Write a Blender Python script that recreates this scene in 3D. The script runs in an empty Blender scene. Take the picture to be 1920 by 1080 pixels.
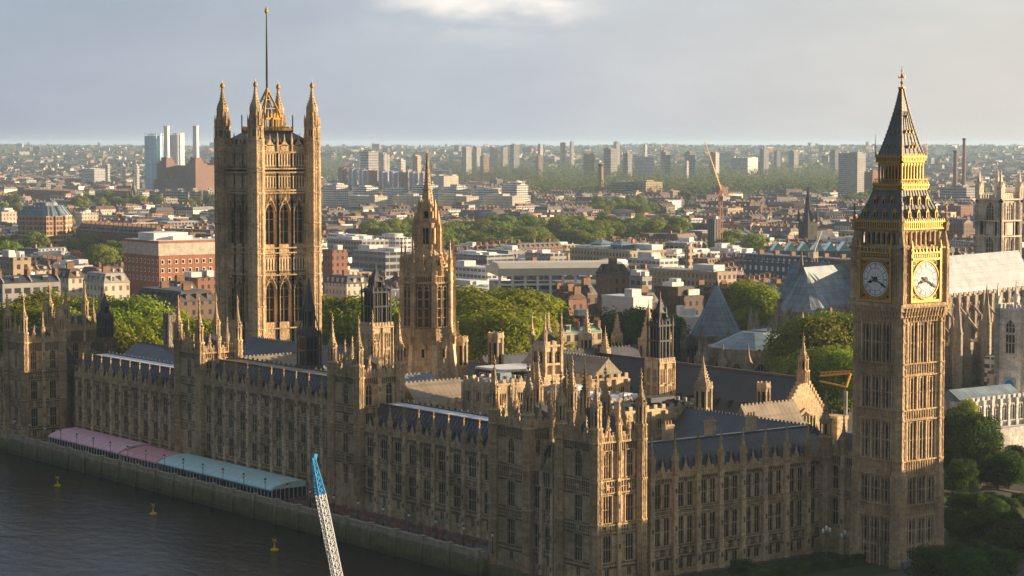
import bpy, math, random
from math import sin, cos, pi, sqrt, tan, atan2, radians as R
random.seed(7)
SC = bpy.context.scene
COL = SC.collection
# ------------------------------------------------------------ camera, sky, sun
CAM = (315.0, 292.0, 81.0)
HEAD = 37.1            # degrees from the palace's south towards west
cd = bpy.data.cameras.new('camera'); cam = bpy.data.objects.new('camera', cd); COL.objects.link(cam)
cam.location = CAM; cam.rotation_euler = (R(90 - 3.74), 0, R(180 - HEAD))
cd.sensor_width = 36; cd.lens = 36 * 4100 / 1920; cd.clip_start = 1; cd.clip_end = 60000
SC.camera = cam
SC.view_settings.view_transform = 'Standard'; SC.view_settings.look = 'None'
SC.view_settings.exposure = 1.6; SC.view_settings.gamma = 1
SUN_A, SUN_E = 21.0, 8.0            # degrees north of the palace's west, elevation
sd = (-cos(R(SUN_A)) * cos(R(SUN_E)), sin(R(SUN_A)) * cos(R(SUN_E)), sin(R(SUN_E)))
sl = bpy.data.lights.new('sun', 'SUN'); sl.energy = 5.0; sl.angle = R(0.6); sl.color = (1.0, 0.71, 0.42)
so = bpy.data.objects.new('sun', sl); COL.objects.link(so)
from mathutils import Vector, Matrix
so.rotation_euler = Vector(sd).to_track_quat('Z', 'Y').to_euler()
W = bpy.data.worlds.new('World'); SC.world = W; W.use_nodes = True
def world():
    nt = W.node_tree; nt.nodes.clear(); N = nt.nodes.new; L = nt.links.new
    out = N('ShaderNodeOutputWorld'); bg = N('ShaderNodeBackground'); bg.inputs[1].default_value = 0.05
    sky = N('ShaderNodeTexSky'); sky.sky_type = 'NISHITA'; sky.sun_disc = False
    sky.sun_elevation = R(SUN_E); sky.sun_rotation = atan2(sd[0], sd[1]); sky.air_density = 1.3; sky.dust_density = 1.5; sky.ozone_density = 2.0
    tc = N('ShaderNodeTexCoord'); sx = N('ShaderNodeSeparateXYZ'); L(tc.outputs['Generated'], sx.inputs[0])
    def math_(op, a, b=None, c=None, clamp=False):
        m = N('ShaderNodeMath'); m.operation = op; m.use_clamp = clamp
        for i, q in enumerate((a, b, c)):
            if q is None: continue
            if isinstance(q, (int, float)): m.inputs[i].default_value = q
            else: L(q, m.inputs[i])
        return m.outputs[0]
    def ramp(f, *st):
        r = N('ShaderNodeValToRGB'); L(f, r.inputs[0]); e = r.color_ramp.elements
        e[0].position, e[0].color = st[0][0], (*st[0][1], 1); e[1].position, e[1].color = st[-1][0], (*st[-1][1], 1)
        for p, c in st[1:-1]:
            q = e.new(p); q.color = (*c, 1)
        return r.outputs[0]
    def mix(f, a, b, mode='MIX'):
        m = N('ShaderNodeMix'); m.data_type = 'RGBA'; m.blend_type = mode
        for s, q in ((0, f), (6, a), (7, b)):
            if isinstance(q, (int, float)): m.inputs[s].default_value = q
            elif isinstance(q, tuple): m.inputs[s].default_value = (*q, 1)
            else: L(q, m.inputs[s])
        return m.outputs[2]
    # veil of high cloud: brighter and creamier towards the sun's side of the sky
    hx, hy = -sin(R(HEAD)), -cos(R(HEAD)); rx, ry = -cos(R(HEAD)), sin(R(HEAD))
    side = math_('ADD', math_('MULTIPLY', sx.outputs[0], rx), math_('MULTIPLY', sx.outputs[1], ry))
    sf = math_('MULTIPLY_ADD', side, 2.0, 0.5, clamp=True)
    veil = ramp(sf, (0.0, (2.9, 3.6, 4.6)), (0.35, (3.6, 4.2, 4.9)), (0.6, (4.4, 4.8, 5.25)), (0.9, (4.9, 5.1, 5.2)))
    el = math_('MULTIPLY', sx.outputs[2], 8.0, clamp=True)
    low = ramp(sf, (0.0, (2.5, 2.9, 3.6)), (0.5, (3.9, 4.2, 4.7)), (0.95, (5.3, 5.0, 4.55)))
    veil = mix(math_('SMOOTH_MIN', el, 1.0, 0.2), low, veil)
    mp = N('ShaderNodeMapping'); L(tc.outputs['Generated'], mp.inputs[0]); mp.inputs[3].default_value = (1, 1, 3.2)
    n1 = N('ShaderNodeTexNoise'); L(mp.outputs[0], n1.inputs[0]); n1.inputs['Scale'].default_value = 3.2; n1.inputs['Detail'].default_value = 7
    n1.inputs['Roughness'].default_value = 0.55
    tone = ramp(n1.outputs[0], (0.3, (0.80, 0.82, 0.86)), (0.7, (1.18, 1.17, 1.15)))
    veil = mix(1.0, veil, tone, 'MULTIPLY')
    n2 = N('ShaderNodeTexNoise'); L(mp.outputs[0], n2.inputs[0]); n2.inputs['Scale'].default_value = 9; n2.inputs['Detail'].default_value = 9
    puff = math_('MULTIPLY', ramp(n2.outputs[0], (0.48, (0, 0, 0)), (0.58, (1, 1, 1))),
                 math_('MULTIPLY', ramp(sx.outputs[2], (0.044, (0, 0, 0)), (0.064, (1, 1, 1))), ramp(sf, (.36, (0, 0, 0)), (.44, (1, 1, 1)), (.54, (1, 1, 1)), (.60, (0, 0, 0)))))
    puff = math_('MULTIPLY', puff, 0.85)
    veil = mix(puff, veil, (8.6, 7.9, 7.2))
    final = mix(0.82, sky.outputs[0], veil)
    # made-up dark deck overhead and in the east, dimming shaded walls, open bright sky low in the south-west and west
    fwd = math_('ADD', math_('MULTIPLY', sx.outputs[0], hx * .9 + rx * .35), math_('MULTIPLY', sx.outputs[1], hy * .9 + ry * .35))
    deck = ramp(math_('MULTIPLY_ADD', fwd, .5, .5), (.35, (.46, .45, .435)), (.62, (.54, .55, .57)), (.82, (1.04, 1.04, 1.05)))
    final = mix(1.0, final, deck, 'MULTIPLY')
    L(final, bg.inputs[0]); L(bg.outputs[0], out.inputs[0])
world()
# ------------------------------------------------------------ view helpers: a place on the ground map from bearing and distance
def gp(px, depth):
    """world x, y of the point at that depth along the view axis, at the bearing of photo column px"""
    a = R(HEAD); lat = (px - 960) / 4100.0 * depth
    return (CAM[0] - sin(a) * depth - cos(a) * lat, CAM[1] - cos(a) * depth + sin(a) * lat)
def zh(py, depth):
    return CAM[2] - (py - 272) / 4100.0 * depth
def dz(py, z=0.0):
    return 4100.0 * (CAM[2] - z) / (py - 272)
# ------------------------------------------------------------ mesh builder
class MB:
    def piece(s): pass
    def __init__(s): s.V = []; s.F = []; s.M = []; s.tr(0, 0, 0)
    def tr(s, ox=0, oy=0, rot=0, oz=0):
        s.ox, s.oy, s.oz, s.c, s.s = ox, oy, oz, cos(R(rot)), sin(R(rot)); return s
    def p(s, x, y, z):
        s.V.append((s.ox + s.c * x - s.s * y, s.oy + s.s * x + s.c * y, s.oz + z)); return len(s.V) - 1
    def f(s, idx, m=0): s.F.append(tuple(idx)); s.M.append(m)
    def poly(s, pts, m=0): s.f([s.p(*q) for q in pts], m)
    def box(s, x0, x1, y0, y1, z0, z1, m=0):
        a = [s.p(x, y, z) for z in (z0, z1) for x, y in ((x0, y0), (x1, y0), (x1, y1), (x0, y1))]
        for q in ((3, 2, 1, 0), (4, 5, 6, 7), (0, 1, 5, 4), (1, 2, 6, 5), (2, 3, 7, 6), (3, 0, 4, 7)): s.f([a[i] for i in q], m)
    def hexa(s, b, t, m=0):
        a = [s.p(*q) for q in b] + [s.p(*q) for q in t]
        for q in ((3, 2, 1, 0), (4, 5, 6, 7), (0, 1, 5, 4), (1, 2, 6, 5), (2, 3, 7, 6), (3, 0, 4, 7)): s.f([a[i] for i in q], m)
    def fr(s, n, cx, cy, r0, z0, r1, z1, m=0, rot=None, cap=True):
        o = pi / n if rot is None else R(rot)
        A = [s.p(cx + r0 * cos(o + 2 * pi * i / n), cy + r0 * sin(o + 2 * pi * i / n), z0) for i in range(n)]
        if r1 <= 1e-6:
            t = s.p(cx, cy, z1)
            for i in range(n): s.f((A[i], A[(i + 1) % n], t), m)
        else:
            B = [s.p(cx + r1 * cos(o + 2 * pi * i / n), cy + r1 * sin(o + 2 * pi * i / n), z1) for i in range(n)]
            for i in range(n): s.f((A[i], A[(i + 1) % n], B[(i + 1) % n], B[i]), m)
            if cap: s.f(B, m)
        if cap: s.f(A[::-1], m)
    def sq(s, cx, cy, h0, z0, h1, z1, m=0): s.fr(4, cx, cy, h0 * 1.41421, z0, h1 * 1.41421, z1, m)
    def ext(s, prof, a0, a1, axis='y', m=0, ms=None):
        """profile of (w, z) swept along axis: closed prism"""
        n = len(prof)
        g = (lambda w, z, a: (w, a, z)) if axis == 'y' else (lambda w, z, a: (a, w, z))
        A = [s.p(*g(w, z, a0)) for w, z in prof]; B = [s.p(*g(w, z, a1)) for w, z in prof]
        for i in range(n):
            j = (i + 1) % n; s.f((A[i], A[j], B[j], B[i]), ms[i] if ms else m)
        s.f(A[::-1], m); s.f(B, m)
    def bar(s, a, b, w, m=0):
        """square bar from a to b"""
        a, b = Vector(a), Vector(b); d = (b - a).normalized()
        u = d.cross(Vector((0, 0, 1)) if abs(d.z) < .9 else Vector((1, 0, 0))).normalized() * w / 2; v = d.cross(u).normalized() * w / 2
        A = [s.p(*(a + q)) for q in (-u - v, u - v, u + v, -u + v)]; B = [s.p(*(b + q)) for q in (-u - v, u - v, u + v, -u + v)]
        for i in range(4): s.f((A[i], A[(i + 1) % 4], B[(i + 1) % 4], B[i]), m)
        s.f(A[::-1], m); s.f(B, m)
    def tube(s, n, pts, m=0):
        """lathe round z at the origin: pts of (r, z)"""
        for (r0, z0), (r1, z1) in zip(pts, pts[1:]):
            if r0 < 1e-6: r0 = 1e-4
            s.fr(n, 0, 0, r0, z0, r1, z1, m, cap=False)
    def mesh(s, name, mats):
        me = bpy.data.meshes.new(name); me.from_pydata(s.V, [], s.F)
        for q in (mats if isinstance(mats, (list, tuple)) else [mats]): me.materials.append(q)
        if any(s.M): me.polygons.foreach_set('material_index', s.M)
        me.update(); return me
    def build(s, name, mats, parent=None, loc=(0, 0, 0), rot=0):
        return inst(name, s.mesh(name, mats), parent, loc, rot)
class MBL:
    """a list of separate pieces, each its own part"""
    def __init__(s): s.L = []
    def piece(s): s.L.append(MB())
    def __getattr__(s, k): return getattr(s.L[-1], k)
    def build_all(s, name, mat, parent):
        for q in s.L:
            if q.V: q.build(name, mat, parent)
def inst(name, me, parent=None, loc=(0, 0, 0), rot=0, scale=None):
    o = bpy.data.objects.new(name, me); COL.objects.link(o)
    o.location = loc; o.rotation_euler = (0, 0, R(rot))
    if scale: o.scale = scale if isinstance(scale, tuple) else (scale,) * 3
    if parent is not None: o.parent = parent
    return o
def tag(o, label, cat, group=None):
    o['label'] = label; o['category'] = cat
    if group: o['group'] = group
    return o
def thing(name, label, cat, loc=(0, 0, 0), rot=0, group=None):
    return tag(inst(name, None, None, loc, rot), label, cat, group)
def kind(o, k='structure'): o['kind'] = k; return o
# ------------------------------------------------------------ materials
def nodes(name):
    m = bpy.data.materials.new(name); m.use_nodes = True; nt = m.node_tree; b = nt.nodes['Principled BSDF']
    return m, nt, b
class G:
    def __init__(s, nt): s.nt = nt
    def n(s, t, **kw):
        q = s.nt.nodes.new('ShaderNode' + t)
        for k, v in kw.items(): setattr(q, k, v)
        return q
    def l(s, a, b): s.nt.links.new(a, b)
    def pos(s, obj=False, sc=(1, 1, 1)):
        src = s.n('TexCoord').outputs['Object'] if obj else s.n('NewGeometry').outputs['Position']
        mp = s.n('Mapping'); s.l(src, mp.inputs[0]); mp.inputs[3].default_value = sc; return mp.outputs[0]
    def noise(s, vec, sc, det=4, ro=.55):
        q = s.n('TexNoise'); s.l(vec, q.inputs[0]); q.inputs['Scale'].default_value = sc; q.inputs['Detail'].default_value = det; q.inputs['Roughness'].default_value = ro
        return q.outputs[0]
    def ramp(s, f, *st):
        r = s.n('ValToRGB'); s.l(f, r.inputs[0]); e = r.color_ramp.elements
        e[0].position, e[0].color = st[0][0], (*st[0][1], 1); e[1].position, e[1].color = st[-1][0], (*st[-1][1], 1)
        for p, c in st[1:-1]:
            q = e.new(p); q.color = (*c, 1)
        return r.outputs[0]
    def mix(s, f, a, b, mode='MIX'):
        m = s.n('Mix', data_type='RGBA', blend_type=mode)
        for i, q in ((0, f), (6, a), (7, b)):
            if isinstance(q, (int, float)): m.inputs[i].default_value = q
            elif isinstance(q, tuple): m.inputs[i].default_value = (*q, 1)
            else: s.l(q, m.inputs[i])
        return m.outputs[2]
    def m(s, op, a, b=None, c=None, clamp=False):
        q = s.n('Math', operation=op, use_clamp=clamp)
        for i, v in enumerate((a, b, c)):
            if v is None: continue
            if isinstance(v, (int, float)): q.inputs[i].default_value = v
            else: s.l(v, q.inputs[i])
        return q.outputs[0]
    def bump(s, h, b, st=.5, d=.1):
        q = s.n('Bump'); s.l(h, q.inputs['Height']); q.inputs['Strength'].default_value = st; q.inputs['Distance'].default_value = d
        s.l(q.outputs[0], b.inputs['Normal'])
def stone(name, c, soot=.45, bump=.5, rough=.9, carve=1.0):
    """weathered ashlar: patchy tone, rain streaks, course joints, fine carving in relief"""
    m, nt, b = nodes(name); g = G(nt)
    P = g.pos(); a = g.noise(P, .11, 3); st = g.noise(g.pos(sc=(1, 1, .12)), 1.1, 5, .65); fi = g.noise(P, 2.6, 4, .7)
    d = tuple(x * .58 for x in c); l = tuple(min(1, x * 1.25) for x in c)
    col = g.ramp(a, (.3, d), (.5, c), (.72, l))
    col = g.mix(g.m('MULTIPLY', g.ramp(st, (.38, (0, 0, 0)), (.72, (1, 1, 1))), soot), col, tuple(x * k for x, k in zip(c, (.32, .3, .29))))
    col = g.mix(.55, col, g.ramp(fi, (.3, (.45, .43, .4)), (.7, (1.3, 1.3, 1.3))), 'MULTIPLY')
    sn = g.n('VectorMath', operation='SNAP'); g.l(P, sn.inputs[0]); sn.inputs[1].default_value = (1.3, 1.3, .62); wn = g.n('TexWhiteNoise', noise_dimensions='3D'); g.l(sn.outputs[0], wn.inputs[0])
    col = g.mix(.4, col, g.ramp(wn.outputs[0], (0, (.55, .53, .52)), (.5, (1, 1, 1)), (1, (1.35, 1.33, 1.28))), 'MULTIPLY')
    g.l(col, b.inputs['Base Color']); b.inputs['Roughness'].default_value = rough; b.inputs['Specular IOR Level'].default_value = .2
    v = g.n('TexVoronoi'); g.l(g.pos(sc=(1, 1, .7)), v.inputs[0]); v.inputs['Scale'].default_value = 1.9
    h = g.m('ADD', g.m('MULTIPLY', v.outputs[0], carve), g.m('MULTIPLY', fi, .6)); g.bump(h, b, bump, .22)
    return m
def plain(name, c, rough=.7, metal=0, var=.25, sc=.6, bump=0, spec=.4, obj=False):
    m, nt, b = nodes(name); g = G(nt); n = g.noise(g.pos(obj), sc, 5, .6)
    g.l(g.ramp(n, (.3, tuple(x * (1 - var) for x in c)), (.7, tuple(min(1, x * (1 + var)) for x in c))), b.inputs['Base Color'])
    b.inputs['Roughness'].default_value = rough; b.inputs['Metallic'].default_value = metal; b.inputs['Specular IOR Level'].default_value = spec
    if bump: g.bump(n, b, bump, .1)
    return m
def slate(name, c, rib=1.1, rough=.42, course=2.0):
    """metal or slate roofing: ribs down the slope, courses across, weather patches"""
    m, nt, b = nodes(name); g = G(nt); P = g.pos(); n = g.noise(P, .25, 5, .6); f = g.noise(P, 3.5, 3)
    sx = g.n('SeparateXYZ'); g.l(P, sx.inputs[0]); ge = g.n('NewGeometry'); sn = g.n('SeparateXYZ'); g.l(ge.outputs['Normal'], sn.inputs[0])
    ax = g.m('GREATER_THAN', g.m('ABSOLUTE', sn.outputs[0]), g.m('ABSOLUTE', sn.outputs[1]))
    u = g.m('ADD', g.m('MULTIPLY', sx.outputs[1], ax), g.m('MULTIPLY', sx.outputs[0], g.m('SUBTRACT', 1, ax)))
    fu = g.m('FRACT', g.m('MULTIPLY', u, 1 / rib)); ribm = g.m('LESS_THAN', fu, .16)
    fz = g.m('FRACT', g.m('MULTIPLY', sx.outputs[2], course)); crs = g.m('LESS_THAN', fz, .2)
    col = g.ramp(n, (.3, tuple(x * .62 for x in c)), (.7, tuple(x * 1.4 for x in c)))
    col = g.mix(g.m('MULTIPLY', ribm, .35), col, tuple(min(1, x * 1.9) for x in c)); col = g.mix(g.m('MULTIPLY', crs, .3), col, tuple(x * .45 for x in c))
    g.l(col, b.inputs['Base Color']); b.inputs['Roughness'].default_value = rough; b.inputs['Specular IOR Level'].default_value = .5
    g.bump(g.m('ADD', g.m('ADD', ribm, g.m('MULTIPLY', crs, -.3)), g.m('MULTIPLY', f, .5)), b, .5, .08)
    return m
def fac(name, wall, win, pu=3.0, pz=3.2, fu=.5, fz=.5, band=None, rough=.8, var=.2):
    """distant masonry with rows of window openings, by its own metres"""
    m, nt, b = nodes(name); g = G(nt); tc = g.n('TexCoord'); sx = g.n('SeparateXYZ'); g.l(tc.outputs['Object'], sx.inputs[0])
    sn = g.n('SeparateXYZ'); g.l(tc.outputs['Normal'], sn.inputs[0])
    ax = g.m('GREATER_THAN', g.m('ABSOLUTE', sn.outputs[0]), g.m('ABSOLUTE', sn.outputs[1]))
    u = g.m('ADD', g.m('MULTIPLY', sx.outputs[1], ax), g.m('MULTIPLY', sx.outputs[0], g.m('SUBTRACT', 1, ax)))
    a = g.m('LESS_THAN', g.m('ABSOLUTE', g.m('SUBTRACT', g.m('FRACT', g.m('MULTIPLY', u, 1 / pu)), .5)), fu / 2)
    c = g.m('LESS_THAN', g.m('ABSOLUTE', g.m('SUBTRACT', g.m('FRACT', g.m('MULTIPLY', sx.outputs[2], 1 / pz)), .55)), fz / 2)
    vert = g.m('LESS_THAN', g.m('ABSOLUTE', sn.outputs[2]), .3)
    mask = g.m('MULTIPLY', g.m('MULTIPLY', a, c), vert)
    n = g.noise(g.pos(), .12, 4); col = g.ramp(n, (.3, tuple(x * (1 - var) for x in wall)), (.7, tuple(min(1, x * (1 + var)) for x in wall)))
    if band:
        bm = g.m('MULTIPLY', g.m('LESS_THAN', g.m('FRACT', g.m('MULTIPLY', sx.outputs[2], 1 / pz)), .14), vert); col = g.mix(bm, col, band)
    wv = g.n('TexWhiteNoise', noise_dimensions='3D'); fl = g.n('VectorMath', operation='SNAP'); g.l(tc.outputs['Object'], fl.inputs[0]); fl.inputs[1].default_value = (pu, pu, pz)
    g.l(fl.outputs[0], wv.inputs[0]); wc = g.mix(g.m('MULTIPLY', wv.outputs[0], .5), win, tuple(min(1, x * 2.5 + .03) for x in win))
    col = g.mix(mask, col, wc); g.l(col, b.inputs['Base Color'])
    g.l(g.m('SUBTRACT', rough, g.m('MULTIPLY', mask, rough - .25)), b.inputs['Roughness'])
    g.bump(g.m('SUBTRACT', 1, mask), b, .4, .2)
    return m
def glassm(name, c, rough=.12):
    m, nt, b = nodes(name); g = G(nt); n = g.noise(g.pos(), .9, 2)
    g.l(g.ramp(n, (.35, tuple(x * .5 for x in c)), (.65, tuple(x * 1.8 for x in c))), b.inputs['Base Color'])
    b.inputs['Roughness'].default_value = rough; b.inputs['Specular IOR Level'].default_value = .3; g.bump(n, b, .15, .05); return m
def leafm(name, c):
    m, nt, b = nodes(name); g = G(nt); n = g.noise(g.pos(), .35, 3); oi = g.n('ObjectInfo')
    col = g.ramp(n, (.3, tuple(x * .62 for x in c)), (.72, tuple(x * 1.45 for x in c)))
    hs = g.n('HueSaturation'); g.l(col, hs.inputs['Color']); g.l(g.m('MULTIPLY_ADD', oi.outputs['Random'], .05, .475), hs.inputs['Hue']); g.l(g.m('MULTIPLY_ADD', oi.outputs['Random'], .5, .75), hs.inputs['Value'])
    b.inputs['Roughness'].default_value = .8; b.inputs['Specular IOR Level'].default_value = .08; g.l(hs.outputs[0], b.inputs['Base Color'])
    tr = g.n('BsdfTranslucent'); g.l(hs.outputs[0], tr.inputs[0]); mx = g.n('MixShader'); mx.inputs[0].default_value = .38
    g.l(b.outputs[0], mx.inputs[1]); g.l(tr.outputs[0], mx.inputs[2]); g.l(mx.outputs[0], nt.nodes['Material Output'].inputs[0]); return m
STONE = stone('honey_limestone', (.54, .415, .262)); STONE_P = stone('pale_limestone', (.58, .47, .32), soot=.3, carve=.4)
STONE_D = stone('soot_shade_limestone', (.21, .16, .105), soot=.5); STONE_L = stone('lighter_limestone', (.70, .565, .385), soot=.4, carve=.5); STONE_G = stone('grey_abbey_stone', (.34, .30, .25), soot=.55)  # dark stone: spandrel soot, and recess shade put into colour; lighter stone on projections
STONE_T = stone('pale_tower_stone', (.74, .67, .58), soot=.3, carve=.5); STONE_W = stone('white_portland_stone', (.68, .69, .69), soot=.45, carve=.5); IRON = plain('dark_lead_and_iron', (.05, .055, .065), .45, .2, .3)
SLATE = slate('iron_roof_plates', (.052, .062, .085), 1.15); SLATE2 = slate('dark_hall_slates', (.042, .047, .058), .6, .55, 3); LEADB = slate('ribbed_lead', (.20, .17, .13), 1.3, .5, .4)
LEADG = slate('pale_blue_lead', (.155, .215, .27), 1.6, .5, .5); GOLD = plain('gilding', (.50, .31, .075), .45, .5, .25, 2.5, .3); GOLDD = plain('tarnished_gilding', (.34, .22, .05), .45, .5, .4, 1.5, .3)
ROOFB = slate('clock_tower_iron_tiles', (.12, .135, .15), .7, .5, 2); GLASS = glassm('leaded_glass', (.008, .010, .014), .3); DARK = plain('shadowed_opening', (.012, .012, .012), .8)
WHITE = plain('white_paint', (.74, .74, .72), .5, 0, .1); TARP = plain('pale_roof_membrane', (.62, .66, .72), .45, 0, .25, .5); COPPER = slate('verdigris_copper', (.20, .42, .36), 1.2, .6)
# ------------------------------------------------------------ gothic kit
_c = {}
def cached(key, fn):
    if key not in _c: _c[key] = fn()
    return _c[key]
def arch_fill(mb, w, z0, z1, x0, x1, m=0, n=6):
    """stone above a pointed arch that springs at z0 and peaks just under z1, opening width w centred on y=0"""
    h = z1 - z0; pts = []
    for i in range(n + 1):
        t = i / n; pts.append((-w / 2 + w / 2 * t, z0 + h * .96 * sin(t * pi / 2) ** .8))
    for (a, za), (b, zb) in zip(pts, pts[1:]):
        for s in (1, -1):
            mb.hexa([(x0, s * a, za), (x1, s * a, za), (x1, s * b, zb), (x0, s * b, zb)], [(x0, s * a, z1), (x1, s * a, z1), (x1, s * b, z1), (x0, s * b, z1)], m)
def window_mesh(w, h, n=3, tr=1, arch=False, st=None, gl=None, mw=.13):
    """mullioned window: outward is +x, bottom centre at the origin"""
    def mk():
        mb = MB(); mb.poly([(-.24, -w / 2 - .04, -.04), (-.24, w / 2 + .04, -.04), (-.24, w / 2 + .04, h + .04), (-.24, -w / 2 - .04, h + .04)], 1)
        for s in (-1, 1): mb.box(-.37, -.1, s * w / 2 - .07, s * w / 2 + .07, 0, h)
        mb.box(-.37, .06, -w / 2 - .1, w / 2 + .1, -.16, .05)
        for i in range(1, n): y = -w / 2 + w * i / n; mb.box(-.37, -.11, y - mw / 2, y + mw / 2, 0, h - .1)
        for i in range(1, tr + 1): z = h * i / (tr + 1) * (.92 if arch else 1); mb.box(-.37, -.17, -w / 2, w / 2, z - .1, z + .1)
        if arch: arch_fill(mb, w, h - w * .62, h + .04, -.37, -.04); hz = h - w * .62
        else: hz = h
        lw = w / n
        for i in range(n):
            c0 = -w / 2 + lw * (i + .5); t = mb.oy
            mb2 = mb; mb2.tr(0, c0); arch_fill(mb2, lw, hz - lw * (.9 if not arch else .7), hz + (0 if not arch else -.02), -.36, -.2, 0, 3); mb2.tr()
        return mb.mesh('window', [st or STONE, gl or GLASS])
    return cached(('win', w, round(h, 2), n, tr, arch, (st or STONE).name, mw), mk)
def crockets(mb, n, r0, z0, r1, z1, k, s=.16, rot=0, m=0):
    for i in range(k):
        t = (i + .6) / k; r = r0 + (r1 - r0) * t; z = z0 + (z1 - z0) * t
        for j in range(n):
            a = R(rot) + 2 * pi * j / n; x, y = r * cos(a), r * sin(a); mb.box(x - s, x + s, y - s, y + s, z - s, z + s, m)
def pinnacle_mesh(a, h1, h2, st=None, gold=False, n=4, fin=1.0):
    """square pier h1 tall with gablets, then a crocketed spirelet h2 tall and a finial"""
    def mk():
        mb = MB(); h = a / 2
        mb.box(-h, h, -h, h, 0, h1)
        for s in (-1, 1):
            mb.box(s * h - .05, s * h + .05, -.08, .08, .2, h1 - .1); mb.box(-.08, .08, s * h - .05, s * h + .05, .2, h1 - .1)
        mb.box(-h - .12, h + .12, -h - .12, h + .12, h1 - .12, h1 + .12)
        for rot in (0, 90):
            mb.tr(0, 0, rot); mb.ext([(-h * .9, h1), (h * .9, h1), (0, h1 + a * 1.1)], -h - .1, h + .1); mb.tr()
        for sx in (-1, 1):
            for sy in (-1, 1): mb.sq(sx * h * .95, sy * h * .95, .1, h1, .02, h1 + a * 1.2)
        z2 = h1 + h2; mb.sq(0, 0, h * .78, h1, .05, z2)
        crockets(mb, 4, h * 1.05, h1, .08, z2, max(3, int(h2 / .7)), .085, 45)
        mb.fr(4, 0, 0, .24, z2 - .35, .3, z2 - .1, 0); mb.fr(4, 0, 0, .14, z2 - .1, .02, z2 + fin, 1)
        mb.fr(6, 0, 0, .2, z2 + fin * .35, .2, z2 + fin * .55, 1)
        return mb.mesh('pinnacle', [st or STONE, GOLDD if gold else (st or STONE)])
    return cached(('pin', a, h1, h2, (st or STONE).name, gold, fin), mk)
def turret_mesh(r, h, hb, hs, bands=(), st=None, gold=True, open_=True):
    """octagonal corner turret: shaft to h, belfry stage hb, crocketed spirelet hs"""
    def mk():
        S = st or STONE; mb = MB(); mb.fr(8, 0, 0, r, 0, r, h)
        for i in range(8):
            a = pi / 8 + i * pi / 4; x, y = r * cos(a), r * sin(a); mb.fr(4, x, y, .17, 0, .17, h)
        for i in range(8):      # blind tracery ribs on each side
            a = i * pi / 4; x, y = r * .93 * cos(a), r * .93 * sin(a); mb.fr(4, x, y, .13, 0, .13, h)
        for b in list(bands) + [h]:
            mb.fr(8, 0, 0, r + .22, b - .28, r + .3, b, 0); mb.fr(8, 0, 0, r + .3, b, r + .1, b + .2, 0)
        r2 = r * .86; z = h
        mb.fr(8, 0, 0, r2 * .62, z, r2 * .62, z + hb, 2)
        mb.fr(8, 0, 0, r2, z, r2, z + hb * .16); mb.fr(8, 0, 0, r2, z + hb * .82, r2 + .1, z + hb)
        for i in range(8):
            a = pi / 8 + i * pi / 4; x, y = r2 * .93 * cos(a), r2 * .93 * sin(a); mb.fr(4, x, y, .21, z, .21, z + hb + .2)
            mb.fr(4, x * 1.1, y * 1.1, .14, z + hb, .02, z + hb + .9)
        z += hb; mb.fr(8, 0, 0, r2 + .25, z - .1, r2 + .25, z + .15)
        zs = z + hs; pr = [(r2 * 1.0, z), (r2 * .82, z + hs * .12), (r2 * .5, z + hs * .36), (r2 * .24, z + hs * .68), (.07, zs)]
        mb.tube(8, pr, 0)
        for (a0, b0), (a1, b1) in zip(pr, pr[1:]): crockets(mb, 8, a0, b0, a1, b1, 2, .09 + r * .02, 22.5)
        mb.fr(6, 0, 0, .3, zs - .2, .36, zs, 0); mb.fr(6, 0, 0, .1, zs, .03, zs + 1.6, 1); mb.fr(6, 0, 0, .24, zs + .25, .3, zs + .5, 1); mb.fr(6, 0, 0, .3, zs + .5, .05, zs + .75, 1)
        return mb.mesh('turret', [S, GOLD if gold else S, DARK])
    return cached(('tur', r, h, hb, hs, tuple(bands), (st or STONE).name, gold), mk)
def parapet(mb, u0, u1, z, h=1.3, d=0.0, step=.62, gab=()):
    """pierced parapet with merlons along y, outward +x; gables at the given positions"""
    mb.box(d - .3, d + .22, u0, u1, z - .18, z + .12); mb.box(d - .2, d + .02, u0, u1, z + .12, z + h * .55)
    mb.box(d - .26, d + .08, u0, u1, z + h * .55, z + h * .66)
    k = max(2, int((u1 - u0) / step)); s = (u1 - u0) / k
    for i in range(k):
        y = u0 + s * (i + .5)
        mb.box(d + .02, d + .09, y - .08, y + .08, z + .12, z + h * .55)
        if i % 2 == 0: mb.box(d - .2, d + .02, y - s * .42, y + s * .42, z + h * .66, z + h)
    for g in gab:
        mb.ext([(g - .75, z + h * .5), (g + .75, z + h * .5), (g + .3, z + h * 1.35), (g, z + h * 1.95), (g - .3, z + h * 1.35)], d - .24, d + .12, 'x')
        mb.fr(4, d - .06, g, .13, z + h * 1.9, .02, z + h * 2.6)
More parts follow.
